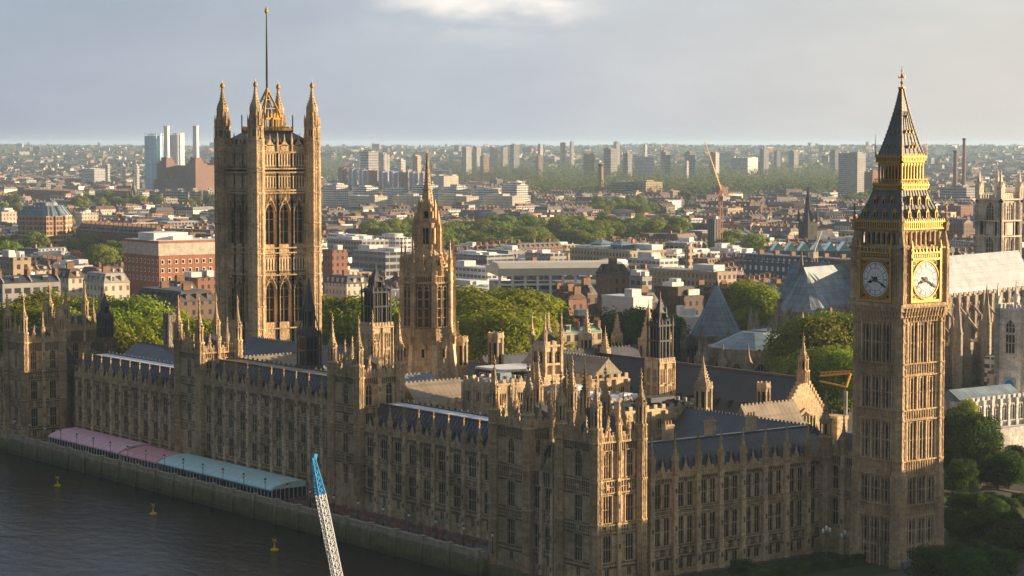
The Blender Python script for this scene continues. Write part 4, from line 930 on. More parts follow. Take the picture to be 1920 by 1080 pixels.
for i, (x, y) in enumerate(((24, -85), (20, -72), (30, -66), (9, -92), (40, -58))):
    stone_turret('stone_turret', 'slender grey pinnacled turret among the roofs behind the near turreted towers', x, y, .9, 20, 27.5, 33 + i % 3, st=STONE_D, group='slender turrets behind the near towers')
def inner_tower():
    t = thing('stone_tower', 'square cream tower with corner pinnacles right of the octagonal spire tower', 'tower', (7, -102, 0)); h = 2.4; mb = MB(); mb.box(-3.4, 3.4, -3.4, 3.4, 0, 28.2); mb.box(-h + .4, h - .4, -h + .4, h - .4, 28, 36)
    for k in range(4):
        mb.tr(0, 0, 90 * k); 
        for y in (-h, 0, h): mb.box(h - .4, h + .2, y - .35, y + .35, 28, 36.4)
        for z in (28.4, 31, 35.2): mb.box(h - .4, h + .28, -h, h, z - .25, z + .25)
        mb.box(h - .4, h, -h, h, 33.9, 36.2)
    mb.tr(); mb.build('wall', STONE_P, t); wm = window_mesh(1.6, 2.9, 2, 0, True, STONE_P)
    for k in range(4):
        for s in (-1, 1): a = R(90 * k); inst('window', wm, t, ((h) * cos(a) - s * 1.2 * sin(a), h * sin(a) + s * 1.2 * cos(a), 31.2), 90 * k)
    pm = pinnacle_mesh(.8, 2.6, 3.8)
    for x in (-h, h):
        for y in (-h, h): inst('pinnacle', pm, t, (x, y, 35.4))
    rb = MB(); rb.sq(0, 0, h * .8, 36, .2, 39); rb.build('roof', IRON, t)
inner_tower()
# ------------------------------------------------------------ abbey beyond, church with white tower
def abbey():
    t = thing('abbey', 'grey stone abbey with pale blue lead roofs behind the clock tower', 'abbey', (-135, -193, 0), 13); mb = MB(); rb = MB()
    def vessel(x0, x1, y0, y1, zt, zr, ax='x', apse=0):
        mb.box(x0, x1, y0, y1, 0, zt)
        if ax == 'x':
            c = (y0 + y1) / 2; rb.ext([(y0 + .6, zt), (y1 - .6, zt), (c, zr)], x0, x1, 'x'); n = int((x1 - x0) / 1.8)
            for i in range(n):
                if i % 2 == 0:
                    for y in (y0 - .2, y1 - .2): mb.box(x0 + (x1 - x0) * i / n, x0 + (x1 - x0) * (i + 1) / n, y, y + .4, zt, zt + 1.3)
            k = int((x1 - x0) / 6)
            for i in range(k + 1):
                x = x0 + (x1 - x0) * i / k; 
                for s, y in ((-1, y0), (1, y1)): mb.box(x - .6, x + .6, min(y, y + s * 1.2), max(y, y + s * 1.2), 0, zt)
            for i in range(k):
                x = x0 + (x1 - x0) * (i + .5) / k; inst('window', window_mesh(2.6, zt * .42, 3, 0, True, STONE_G), t, (x, y1 + .4, zt * .5), 90)
        else:
            c = (x0 + x1) / 2; rb.ext([(x0 + .6, zt), (x1 - .6, zt), (c, zr)], y0, y1, 'y')
            mb.ext([(x0, zt), (x1, zt), (c, zr + 1.2)], y1 - .8, y1 + .3, 'y'); n = int((y1 - y0) / 1.8)
            for i in range(n):
                if i % 2 == 0:
                    for x in (x0 - .2, x1 - .2): mb.box(x, x + .4, y0 + (y1 - y0) * i / n, y0 + (y1 - y0) * (i + 1) / n, zt, zt + 1.3)
    # lady chapel at the east end
    mb.fr(10, -12, 0, 14.6, 0, 14.6, 19.6, 0, 0); mb.box(-48, -12, -13.9, 13.9, 0, 19.6); rb.tube(4, [(0, 0), (0, 0)]) if 0 else None
    rb.fr(10, -12, 0, 13.9, 19.4, 4, 24, 0, 0); rb.ext([(-13.4, 19.4), (13.4, 19.4), (4, 24), (-4, 24)], -48, -12, 'x')
    for i in range(-3, 4):
        a = R(i * 28); x, y = -12 + 16.6 * cos(a), 16.6 * sin(a)
        mb.fr(8, x, y, 1.7, 0, 1.5, 16); mb.fr(8, x, y, 1.7, 15.6, 1.3, 16.4); mb.fr(8, x, y, 1.2, 16.4, .35, 18.6); mb.fr(8, x, y, .5, 18.4, .04, 22.0); mb.bar((x, y, 14.5), (-12 + 11.5 * cos(a), 11.5 * sin(a), 19.4), .7)
        b = R(i * 28 + 14); c, s = cos(b), sin(b); inst('window', window_mesh(3.6, 7, 4, 1, True, STONE_G), t, (-12 + 14.9 * c, 14.9 * s, 8.5), i * 28 + 14)
    vessel(-63, -40, -7.5, 7.5, 29, 42.5, 'x'); vessel(-186, -63, -8, 8, 29, 42.5, 'x'); vessel(-78, -62, -24, 24, 29, 42.5, 'y')
    mb.box(-63, -42, -15, 15, 0, 17); mb.fr(12, -41, 0, 9.2, 0, 9.2, 29, 0, 15); rb.fr(12, -41, 0, 8.6, 29, .4, 41.5, 0, 15)
    for i in range(12):
        if i % 1 == 0: a = R(i * 30); mb.box(-41 + 9.1 * cos(a) - .5, -41 + 9.1 * cos(a) + .5, 9.1 * sin(a) - .5, 9.1 * sin(a) + .5, 29, 30.2)
    mb.box(-155, -90, -16, 16, 0, 14); mb.box(-75, -65, -5, 5, 40, 44)
    for i in range(6):       # flying buttresses down to pinnacled piers
        for sgn in (1, -1):
            x = -96 - i * 10; q = (i * 7) % 3 * .7; mb.box(x - .7, x + .7, sgn * 17 - 1.4, sgn * 17 + 1.4, 0, 12); mb.box(x - .6, x + .6, sgn * 17 - 1.0, sgn * 17 + 1.0, 12, 18 + q); mb.ext([(x - .8, 18 + q), (x + .8, 18 + q), (x, 19.4 + q)], sgn * 17 - 1.1, sgn * 17 + 1.1, 'y'); mb.sq(x, sgn * 17, .65, 18 + q, .05, 24 + q); mb.bar((x, sgn * 16.5, 17), (x, sgn * 8, 26), .7); mb.bar((x, sgn * 16.5, 11), (x, sgn * 8, 19), .6)
    for i in range(5):
        a = R(-60 + i * 30); mb.fr(4, -41 + 17 * cos(a), 17 * sin(a), 1.3, 0, 1.3, 23); mb.fr(4, -41 + 17 * cos(a), 17 * sin(a), 1.2, 23, .05, 30); mb.bar((-41 + 16.5 * cos(a), 16.5 * sin(a), 20), (-41 + 9 * cos(a), 9 * sin(a), 27.5), .9)
    for x, y, h in ((-79.5, 25, 46), (-60.5, 25, 46), (-75, 26.5, 34), (-65, 26.5, 34), (-64, 16, 44), (-64, -16, 46), (-90, 18, 36), (-84, 22, 36), (-102, 21, 31), (-122, 21, 33)):
        mb.fr(8, x, y, 1.8, 0, 1.7, h - 12); mb.fr(8, x, y, 2.0, h - 12.5, 1.7, h - 12); mb.fr(8, x, y, 1.6, h - 12, .05, h + 1)
    for r0, r1 in ((4.6, 5.2), (2.6, 2.9), (0, .8)):
        for i in range(24):
            a, b = 2 * pi * i / 24, 2 * pi * (i + 1) / 24; mb.hexa([(-70 + r0 * cos(a), 24.4, 21.5 + r0 * sin(a)), (-70 + r1 * cos(a), 24.4, 21.5 + r1 * sin(a)), (-70 + r1 * cos(b), 24.4, 21.5 + r1 * sin(b)), (-70 + r0 * cos(b), 24.4, 21.5 + r0 * sin(b))], [(-70 + r0 * cos(a), 25.0, 21.5 + r0 * sin(a)), (-70 + r1 * cos(a), 25.0, 21.5 + r1 * sin(a)), (-70 + r1 * cos(b), 25.0, 21.5 + r1 * sin(b)), (-70 + r0 * cos(b), 25.0, 21.5 + r0 * sin(b))])
    mb.poly([(-70 + 4.9 * cos(2 * pi * i / 24), 24.45, 21.5 + 4.9 * sin(2 * pi * i / 24)) for i in range(24)], 1)
    for i in range(16): a = 2 * pi * i / 16; mb.bar((-70 + .5 * cos(a), 24.7, 21.5 + .5 * sin(a)), (-70 + 4.7 * cos(a), 24.7, 21.5 + 4.7 * sin(a)), .2)
    mb.build('wall', [STONE_G, DARK], t); rb.build('roof', LEADG, t)
    tw = MB(); w = 5.4; tw.box(-w + .5, w - .5, -w + .5, w - .5, 0, 60)
    for k in range(4):
        tw.tr(0, 0, 90 * k)
        for z0, z1 in ((0, 34), (46.5, 52)): tw.box(w - .5, w, -w, w, z0, z1)
        tw.box(w - .5, w, -w, -1.9, 34, 60.5); tw.box(w - .5, w, 1.9, w, 34, 60.5); tw.box(w - .5, w, -1.9, 1.9, 59, 60.5)
        for y in (-w, w): 
            tw.box(w - .5, w + .9, y - .9, y + .9, 0, 60.5)
            for q in (-.45, 0, .45): tw.box(w + .9, w + 1.02, y + q - .1, y + q + .1, 30, 59)
        for z in (33, 46, 52, 60.2): tw.box(w - .5, w + 1.1, -w - .5, w + .5, z - .3, z + .3)
        for i in range(9): y = -w + 2 * w * (i + .5) / 9; tw.box(w - .3, w + .1, y - .4, y + .4, 60.5, 62)
        for s in (-1, 1): tw.box(w, w + .25, s * 2.6 - .2, s * 2.6 + .2, 34, 59)
    tw.tr(); wall = tw.mesh('tower', STONE_T)
    wx, wy = gp(1873, 845); sl_ = sqrt((wx - 315) ** 2 + (wy - 292) ** 2)
    for k_ in (0, 26):
        vx, vy = wx + (wx - 315) / sl_ * k_ + 135, wy + (wy - 292) / sl_ * k_ + 193; lx, ly = vx * cos(R(13)) + vy * sin(R(13)), -vx * sin(R(13)) + vy * cos(R(13))
        o = inst('tower', wall, t, (lx, ly, 0), -13); pm = pinnacle_mesh(2.2, 4, 6, STONE_T)
        for sx in (-1, 1):
            for sy in (-1, 1): inst('pinnacle', pm, o, (sx * 5.4, sy * 5.4, 60.5))
        for k in range(4):
            a = R(90 * k); inst('window', window_mesh(3.6, 11.5, 3, 2, True, STONE_T, None, .3), o, (5.35 * cos(a), 5.35 * sin(a), 34.3), 90 * k); inst('window', window_mesh(3.6, 6.8, 3, 1, True, STONE_T, None, .3), o, (5.35 * cos(a), 5.35 * sin(a), 52.2), 90 * k)
abbey()
def chapter_house():
    x, y = gp(1345, 712); t = thing('chapter_house', 'octagonal stone house with a tall pale blue conical lead roof', 'chapter house', (x, y, 0)); mb = MB(); mb.fr(8, 0, 0, 9.4, 0, 9.2, 18.6); mb.fr(8, 0, 0, 9.6, 18.2, 9.6, 19.4)
    for i in range(8): a = pi / 8 + i * pi / 4; mb.fr(4, 11.6 * cos(a), 11.6 * sin(a), 1, 0, .9, 18); mb.fr(4, 11.6 * cos(a), 11.6 * sin(a), 1, 18, .05, 23); mb.bar((11.4 * cos(a), 11.4 * sin(a), 13), (9 * cos(a), 9 * sin(a), 18), .7)
    mb.build('wall', STONE_G, t)
    for i in range(8): inst('window', window_mesh(4.4, 9, 4, 1, True, STONE_G), t, (9.0 * cos(i * pi / 4), 9.0 * sin(i * pi / 4), 7.5), 45 * i)
    rb = MB(); rb.tube(16, [(8.6, 19), (6.2, 23.6), (3.2, 29.6), (.5, 35.4)]); rb.fr(6, 0, 0, .55, 35.2, .1, 37.6, 1); rb.fr(4, 0, 0, .15, 37, .03, 41.5, 1)
    for i in range(16): a = pi / 16 + 2 * pi * i / 16; rb.bar((8.6 * cos(a), 8.6 * sin(a), 19.1), (6.2 * cos(a), 6.2 * sin(a), 23.7), .18); rb.bar((6.2 * cos(a), 6.2 * sin(a), 23.7), (3.2 * cos(a), 3.2 * sin(a), 29.7), .18)
    rb.build('roof', [LEADG, IRON], t)
chapter_house()
def church():
    x, y = gp(1916, 590); t = thing('church', 'white stone church tower with a blue sundial at the right edge', 'church', (x, y, 0), 6); w = 4.3; mb = MB(); mb.box(-w, w, -w, w, 0, 37)
    for k in range(4):
        mb.tr(0, 0, 90 * k)
        for z in (10, 20.5, 30.2, 36.6): mb.box(w, w + .3, -w, w, z - .2, z + .2)
        for yy in (-w, w): mb.box(w - .6, w + .6, yy - .6, yy + .6, 0, 37.5)
        for i in range(7): yy = -w + 2 * w * (i + .5) / 7; mb.box(w - .3, w + .05, yy - .35, yy + .35, 37, 38.2)
        mb.box(w, w + .3, -1.9, -1.6, 24.5, 34.4); mb.box(w, w + .3, 1.6, 1.9, 24.5, 34.4); mb.box(w, w + .35, -1.9, 1.9, 24.2, 24.6)
    mb.tr(); mb.build('wall', STONE_W, t)
    for k in range(4): a = R(90 * k); inst('window', window_mesh(3.0, 9.0, 3, 2, True, STONE_W), t, ((w + .42) * cos(a), (w + .42) * sin(a), 25), 90 * k)
    pm = pinnacle_mesh(1.3, 2, 4, STONE_W)
    for sx in (-1, 1):
        for sy in (-1, 1): inst('pinnacle', pm, t, (sx * w, sy * w, 37))
    d = MB(); N = 24; d.poly([(0, 1.5 * cos(2 * pi * i / N), 1.5 * sin(2 * pi * i / N)) for i in range(N)], 0)
    for r0, r1, m in ((1.35, 1.55, 1), (0, .25, 1)):
        for i in range(N):
            a, b = 2 * pi * i / N, 2 * pi * (i + 1) / N; d.poly([(.02, r0 * cos(a), r0 * sin(a)), (.02, r1 * cos(a), r1 * sin(a)), (.02, r1 * cos(b), r1 * sin(b)), (.02, r0 * cos(b), r0 * sin(b))], m)
    d.box(-.12, -.01, -1.75, 1.75, -1.75, 1.75, 1); d.build('sundial', [plain('sundial_blue', (.02, .16, .42), .5, 0, .1), plain('sundial_rim', (.18, .33, .5), .6)], t, (w + .42, 0, 16.5))
    nv = MB(); nv.box(-34, -w, -9, 9, 0, 13); nv.box(-33, -w, 9, 13, 0, 9.6); nv.box(-33, -w, -13, -9, 0, 9.6)
    for i in range(9): nv.box(-31 + i * 3.1, -30.4 + i * 3.1, 9, 13.6, 0, 10.4); nv.box(-31 + i * 3.1, -30.2 + i * 3.1, 8.8, 9.3, 12.6, 14)
    nv.build('nave', STONE_W, t); rb = MB(); rb.ext([(-9, 13), (9, 13), (0, 15.6)], -34, -w, 'x'); rb.build('roof', LEADG, t)
    for i in range(8): inst('window', window_mesh(1.7, 4.2, 2, 0, True, STONE_W), t, (-28.8 + i * 3.1, 13.41, 3.4), 90)
church()
def side_church():      # the church's nave seen left of the tower
    x, y = gp(1822, 566); t = thing('stone_chapel', 'low pale chapel with arched windows and grey-blue roof right of the clock tower', 'chapel', (x, y, 0), 0); mb = MB(); mb.box(-16, 8, -5, 5, 0, 15.2)
    for i in range(8): mb.box(-16 + i * 3.2, -15.3 + i * 3.2, 5, 5.6, 0, 15.2)
    for i in range(3): mb.box(8, 8.5, -5 + i * 4.4, -4.4 + i * 4.4, 0, 15.2)
    for i in range(12): mb.box(-16 + i * 2, -15 + i * 2, 4.8, 5.3, 15.2, 16.1)
    mb.box(-22, 12, 5.6, 9, 0, 8); mb.build('wall', STONE_W, t); rb = MB(); rb.ext([(-4.8, 15.1), (4.8, 15.1), (0, 18)], -16, 8, 'x'); rb.build('roof', LEADG, t)
    for i in range(7): inst('window', window_mesh(1.9, 4.4, 2, 0, True, STONE_W), t, (-13.9 + i * 3.2, 5.41, 9.4), 90)
    for i in range(2): inst('window', window_mesh(2, 4.4, 2, 0, True, STONE_W), t, (8.41, -2.3 + i * 4.4, 9.4), 0)
side_church()
# ------------------------------------------------------------ ground, river, terrace
def ground():
    m, nt, b = nodes('city_ground'); g = G(nt); n = g.noise(g.pos(), .012, 6); f = g.noise(g.pos(), .25, 4)
    c = g.ramp(n, (.38, (.055, .052, .048)), (.5, (.10, .09, .075)), (.62, (.05, .065, .03))); c = g.mix(.5, c, g.ramp(f, (.3, (.5, .5, .5)), (.7, (1.3, 1.3, 1.3))), 'MULTIPLY'); g.l(c, b.inputs['Base Color']); b.inputs['Roughness'].default_value = .9
    mb = MB(); mb.poly([(-9000, -5600, 0), (66.4, -5600, 0), (66.4, 1600, 0), (-9000, 1600, 0)]); kind(mb.build('ground', m))
ground()
def water():
    m, nt, b = nodes('river_water'); g = G(nt); P = g.pos(sc=(1, .55, 1)); n = g.noise(P, .35, 6, .65); n2 = g.noise(P, .05, 3)
    g.l(g.ramp(n2, (.3, (.007, .007, .007)), (.7, (.022, .017, .010))), b.inputs['Base Color']); b.inputs['Roughness'].default_value = .16; b.inputs['Specular IOR Level'].default_value = .26; b.inputs['IOR'].default_value = 1.33
    g.bump(g.m('ADD', n, g.m('MULTIPLY', n2, 1.5)), b, .75, .5)
    mb = MB(); mb.poly([(66, -1500, -2.2), (900, -1500, -2.2), (900, 900, -2.2), (66, 900, -2.2)]); kind(mb.build('river', m))
water()
def wallm():
    m, nt, b = nodes('algae_stone'); g = G(nt); P = g.pos(); n = g.noise(P, .5, 5, .65); sx = g.n('SeparateXYZ'); g.l(P, sx.inputs[0]); st = g.noise(g.pos(sc=(1, 1, .15)), 1.4, 4)
    z = g.m('MULTIPLY_ADD', g.m('SUBTRACT', n, .5), 3.5, sx.outputs[2])
    c = g.ramp(g.m('MULTIPLY_ADD', z, .11, .62), (.12, (.018, .018, .010)), (.42, (.05, .055, .012)), (.6, (.12, .12, .03)), (.72, (.17, .15, .08)), (.88, (.42, .36, .26)))
    c = g.mix(.5, c, g.ramp(st, (.35, (.5, .48, .42)), (.65, (1.2, 1.2, 1.2))), 'MULTIPLY'); g.l(c, b.inputs['Base Color']); b.inputs['Roughness'].default_value = .75; g.bump(g.m('ADD', n, st), b, .5, .15); return m
ALG = wallm()
PAV = plain('terrace_paving', (.17, .16, .15), .8, 0, .3, .8)
def embankment():
    t = thing('river_wall', 'long algae-stained stone river wall along the terrace', 'river wall', (68.4, -262, 0)); mb = MB(); L = 219
    mb.hexa([(-.9, 0, -7), (.9, 0, -7), (.9, L, -7), (-.9, L, -7)], [(-.9, 0, 1.6), (.25, 0, 1.6), (.25, L, 1.6), (-.9, L, 1.6)])
    mb.box(-.9, .5, 0, L, 1.6, 1.95); mb.box(-.35, .15, 0, L, 1.95, 2.75); mb.box(-.5, .3, 0, L, 2.75, 3.0)
    for z in (-3.8, -1.2): mb.hexa([(-.5, 0, z), (.25 + (1.6 - z) * .076 + .12, 0, z), (.25 + (1.6 - z) * .076 + .12, L, z), (-.5, L, z)], [(-.5, 0, z + .3), (.25 + (1.3 - z) * .076 + .12, 0, z + .3), (.25 + (1.3 - z) * .076 + .12, L, z + .3), (-.5, L, z + .3)])
    for i in range(24):
        y = 1 + i * 9.4; mb.hexa([(-.5, y - .6, -7), (1.15, y - .6, -7), (1.15, y + .6, -7), (-.5, y + .6, -7)], [(-.5, y - .5, 3.1), (.5, y - .5, 3.1), (.5, y + .5, 3.1), (-.5, y + .5, 3.1)]); mb.box(-.6, .6, y - .65, y + .65, 3.1, 3.3)
    mb.build('wall', ALG, t)
    f = MB(); f.box(FX - 1, 67.6, -262, -43.5, -1, 1.8); kind(f.build('terrace', PAV))
    for (a, b, x) in ((-262, -340, 66.9), (-43.5, 70, 67.4)):
        q = MB(); q.hexa([(66, a, -7), (x + 1, a, -7), (x + 1, b, -7), (66, b, -7)], [(66, a, -.1), (x, a, -.1), (x, b, -.1), (66, b, -.1)]); q.box(66.2, x, min(a, b), max(a, b), -.2, .5)
        tag(q.build('river_wall', ALG), 'stone river wall foot under the far left turreted tower' if a < -200 else 'stone river wall foot under the nearest turreted towers', 'river wall')
embankment()
PINK = plain('pink_canvas', (.80, .50, .60), .55, 0, .08, .4); PINK2 = plain('rose_canvas', (.74, .38, .44), .55, 0, .1, .4); AQUA = plain('pale_aqua_canvas', (.48, .74, .78), .5, 0, .12, .4); GREENF = plain('green_frame', (.05, .24, .21), .5)
RED = plain('red_cloth', (.32, .05, .04), .7); WOOD = plain('teak', (.22, .11, .06), .6)
def marquee(label, y0, y1, cv, h=2.5, top=4.0, glass=True, fr=WHITE):
    t = thing('marquee', label, 'marquee', (57, y0, 1.8)); L = y1 - y0; rb = MB(); pr = [(9.3, h - .35), (9.3, h), (8.3, h + .6), (6.6, top - .35), (4.6, top), (1.2, top + .1), (.2, top - .3), (.2, top - .7)]
    rb.ext(pr + [(4.6, top - .35), (6.6, top - .6), (8.2, h + .3), (9.0, h - .35)], -.2, L + .2, 'y')
    n = int(L / 3)
    for i in range(n + 1):
        y = L * i / n
        for a, b in zip(pr[1:6], pr[2:7]): rb.bar((a[0], y, a[1] + .03), (b[0], y, b[1] + .03), .1, 1)
    rb.build('canopy', [cv, cv if cv is not AQUA else WHITE], t)
    wb = MB()
    for i in range(n * 2 + 1): y = L * i / n / 2; wb.box(8.9, 9.1, y - .06, y + .06, 0, h)
    wb.box(8.9, 9.1, 0, L, h - .3, h); wb.box(8.9, 9.1, 0, L, 0, .35)
    for i in range(9): x = 9 * i / 8; wb.box(x - .06, x + .06, L - .1, L, 0, h + .3)
    wb.build('frame', fr, t)
    if glass: g = MB(); g.box(8.96, 8.99, 0, L, .3, h); g.box(.3, 9, L - .06, L - .04, .3, h); g.build('window_wall', GLASS, t)
    if cv is AQUA: g = MB(); g.box(9.02, 9.34, -.2, L + .2, h - .5, h - .2); g.ext([(.2, h), (9, h), (8.2, h + .8), (6.6, top - .5), (.2, top - .4)], L + .05, L + .1, 'y', 1); g.build('valance', [GREENF, AQUA], t)
marquee('long pale pink canvas marquee on the river terrace', -240, -200, PINK)
marquee('shorter rose-pink open canopy between the pink and the pale blue marquees', -199, -180, PINK2, 2.4, 3.6, False)
marquee('long pale blue glazed marquee on the river terrace', -179, -126, AQUA, 2.5, 3.9)
lpm = None
def lamp_mesh():
    mb = MB(); mb.fr(8, 0, 0, .22, 0, .12, .5); mb.fr(8, 0, 0, .08, .5, .05, 3.0); mb.fr(6, 0, 0, .16, 3.0, .28, 3.15); a = mb.mesh('post', [BLACKM]); q = MB(); q.fr(6, 0, 0, .2, 3.15, .3, 3.75, 0); q.fr(6, 0, 0, .34, 3.75, .05, 4.15, 1); return a, q.mesh('lantern', [OPAL, BLACKM])
pa, la = lamp_mesh()
for i in range(24):
    y = -256.5 + i * 9.4; t = thing('lamp_post', 'black terrace lamp post on the river wall parapet', 'lamp post', (68.35, y, 3.2), group='lamps along the terrace wall'); inst('post', pa, t); inst('lantern', la, t)
def tables():
    m = MB(); m.box(-.4, .4, -.9, .9, .72, .78); a = m.mesh('tabletop', [WOOD]); m = MB(); m.box(-.2, .2, -.22, .22, .42, .46); m.box(-.2, -.16, -.22, .22, .46, .92)
    for x in (-.17, .17):
        for y in (-.18, .18): m.box(x - .025, x + .025, y - .025, y + .025, 0, .42)
    ch = m.mesh('chair', [WOOD]); chr_ = m.mesh('chair', [plain('red_chair', (.34, .07, .05), .6)]); m = MB(); m.box(-.03, .03, -.03, .03, 0, .72); lg = m.mesh('leg', [BLACKM])
    rnd = random.Random(3)
    for i in range(38):
        y = -123 + 72 * (i // 2 + rnd.random() * .3) / 19; x = 60 + (i % 2) * 3.6 + rnd.uniform(-.5, .5); rot = rnd.uniform(-15, 15)
        t = thing('terrace_table', 'wooden table set out on the open river terrace', 'table', (x, y, 1.8), rot, group='tables on the river terrace'); inst('tabletop', a, t)
        for sx in (-.33, .33):
            for sy in (-.8, .8): inst('leg', lg, t, (sx, sy, 0))
        for k in range(4):
            s = -1 if k < 2 else 1; c = thing('terrace_chair', 'small chair at a table on the open river terrace', 'chair', (x + s * .8 * cos(R(rot)) - (.45 if k % 2 else -.45) * sin(R(rot)), y + s * .8 * sin(R(rot)) + (.45 if k % 2 else -.45) * cos(R(rot)), 1.8), rot + (0 if s < 0 else 180), group='chairs on the river terrace')
            c2 = inst('seat', chr_ if i % 3 else ch, c)
tables()
# hedges / planters
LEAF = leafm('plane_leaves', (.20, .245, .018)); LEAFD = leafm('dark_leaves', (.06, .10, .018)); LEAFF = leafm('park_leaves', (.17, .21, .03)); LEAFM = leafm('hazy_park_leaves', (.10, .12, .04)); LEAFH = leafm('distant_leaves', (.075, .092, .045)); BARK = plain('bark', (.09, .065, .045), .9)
def leafquads(mb, rnd, cx, cy, cz, rx, ry, rz, n, s, m=0):
    for _ in range(n):
        u = rnd.uniform(-.75, 1); a = rnd.uniform(0, 2 * pi); q = sqrt(max(0, 1 - u * u)); nx, ny, nz = q * cos(a), q * sin(a), u; k = rnd.uniform(.72, 1.06)
        px, py, pz = cx + nx * rx * k, cy + ny * ry * k, cz + nz * rz * k
        N = Vector((nx + rnd.uniform(-.75, .75), ny + rnd.uniform(-.75, .75), nz + rnd.uniform(-.5, .75))).normalized(); U = N.cross(Vector((rnd.uniform(-1, 1), rnd.uniform(-1, 1), rnd.uniform(-1, 1)))).normalized() * s * rnd.uniform(.6, 1.3); Vv = N.cross(U).normalized() * s * rnd.uniform(.5, 1.1); P = Vector((px, py, pz))
        mb.poly([tuple(P - U), tuple(P + Vv * .8), tuple(P + U), tuple(P - Vv * .8)], m)
def tree_meshes(seed, lobes, per, s, r=8, h=17, leaf=None, cz=.60, cr=.31):
    rnd = random.Random(seed); mb = MB()
    for i in range(lobes):
        a = rnd.uniform(0, 2 * pi); u = rnd.uniform(-.55, .95); q = sqrt(1 - u * u) * rnd.uniform(.55, 1); lr = r * rnd.uniform(.24, .42)
        leafquads(mb, rnd, r * .74 * q * cos(a), r * .74 * q * sin(a), h * cz + h * cr * u, lr, lr, lr * .85, per, s)
    leafquads(mb, rnd, 0, 0, h * .58, r * .6, r * .6, h * .3, per, s * 1.6)
    t = MB(); t.fr(8, 0, 0, r * .085, 0, r * .055, h * .4)
    for i in range(6): a = i * 1.05 + rnd.random(); t.bar((0, 0, h * (.22 + .03 * i)), (r * .5 * cos(a), r * .5 * sin(a), h * (.5 + .05 * i)), r * .045)
    return mb.mesh('crown', [leaf or LEAF]), t.mesh('trunk', [BARK])
NEAR = [tree_meshes(i, 42, 380, .27) for i in range(4)]; NEARD = [tree_meshes(20 + i, 36, 260, .3, leaf=LEAFD) for i in range(2)]
SHR = [tree_meshes(50 + i, 40, 260, .34, leaf=LEAFD, cz=.42, cr=.45) for i in range(2)]; MID = [tree_meshes(10 + i, 26, 110, .5, leaf=LEAFF) for i in range(4)]; FAR = [tree_meshes(30 + i, 18, 22, 1.4, leaf=LEAFF) for i in range(3)]
TR = random.Random(5); NT = [0]
def tree(kind_, x, y, h, label, group, w=1.0):
    c, tk = kind_[NT[0] % len(kind_)]; NT[0] += 1; s = h / 17; t = thing('tree', label, 'tree', (x, y, 0), TR.uniform(0, 360), group); t.scale = (s * w, s * w, s); inst('crown', c, t); inst('trunk', tk, t)
def grove(kind_, px0, px1, ytop0, ytop1, d0, d1, n, label, group, w=1.0, zt=None):
    for i in range(n):
        u = (i + .5 + TR.uniform(-.3, .3)) / n; px = px0 + (px1 - px0) * u; d = d0 + (d1 - d0) * TR.random(); x, y = gp(px, d); yt = ytop0 + (ytop1 - ytop0) * u + TR.uniform(0, 14)
        h = max(8, min(37, CAM[2] - (yt - 272) * d / 4100)) if zt is None else zt * TR.uniform(.8, 1.1); tree(kind_, x, y, h, label, group, w)
# measured groves
grove(NEAR, 40, 300, 545, 560, 660, 700, 9, 'sunlit plane tree behind the left-hand river range', 'plane trees left of the great square tower', 1.15)
grove(NEAR, 0, 290, 560, 590, 640, 655, 7, 'sunlit plane tree behind the left-hand river range', 'plane trees left of the great square tower', 1.1)
grove(NEAR, 330, 400, 590, 600, 640, 660, 2, 'low bright tree at the foot of the great square tower', 'low trees by the great square tower')
grove(NEAR, 618, 668, 548, 555, 650, 690, 3, 'sunlit tree between the great square tower and the dark lantern', 'trees between square tower and lantern', 1.1)
grove(NEAR, 735, 760, 555, 560, 640, 660, 1, 'tree partly hidden behind the octagonal tower', 'trees between square tower and lantern')
grove(NEAR, 905, 985, 530, 545, 640, 690, 6, 'large golden-green tree right of the octagonal tower', 'large trees right of the octagonal tower', 1.25)
grove(NEAR, 900, 990, 560, 590, 610, 640, 5, 'large golden-green tree right of the octagonal tower', 'large trees right of the octagonal tower', 1.1)
grove(NEARD, 1170, 1245, 570, 580, 680, 740, 5, 'dark green tree behind the spires of the long hall', 'dark trees behind the long hall', 1.1)
grove(NEAR, 1528, 1590, 585, 575, 610, 640, 5, 'tall tree standing just left of the clock tower', 'trees left of the clock tower', 1.1)
grove(NEAR, 1515, 1590, 640, 645, 575, 600, 4, 'tall tree standing just left of the clock tower', 'trees left of the clock tower', 1.0)
grove(NEAR, 1390, 1425, 512, 530, 850, 900, 4, 'bright tree between the blue cone roof and the abbey', 'trees behind the cone roof', 1.2)
grove(NEAR, 1395, 1425, 575, 580, 760, 780, 2, 'bright tree between the blue cone roof and the abbey', 'trees behind the cone roof', .8)
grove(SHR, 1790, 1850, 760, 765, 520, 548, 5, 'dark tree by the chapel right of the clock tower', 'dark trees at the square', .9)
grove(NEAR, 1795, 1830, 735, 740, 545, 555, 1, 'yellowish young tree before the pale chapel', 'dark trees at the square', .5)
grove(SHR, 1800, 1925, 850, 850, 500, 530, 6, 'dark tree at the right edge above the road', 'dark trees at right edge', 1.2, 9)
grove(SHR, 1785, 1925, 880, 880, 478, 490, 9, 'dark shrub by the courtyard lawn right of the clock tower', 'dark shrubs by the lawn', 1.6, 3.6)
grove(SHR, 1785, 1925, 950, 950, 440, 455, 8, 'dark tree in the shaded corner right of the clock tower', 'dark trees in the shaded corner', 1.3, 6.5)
for px, d, h in ((1820, 395, 8), (1760, 398, 8), (1905, 425, 8), (1880, 400, 7), (1760, 404, 6.5), (1800, 402, 7.5), (1845, 408, 7), (1395, 402, 4.5), (1870, 470, 5)): x, y = gp(px, d); tree(SHR, x, y, h, 'dark bushy tree at the bottom right by the street', 'dark street trees at bottom right', 1.5)
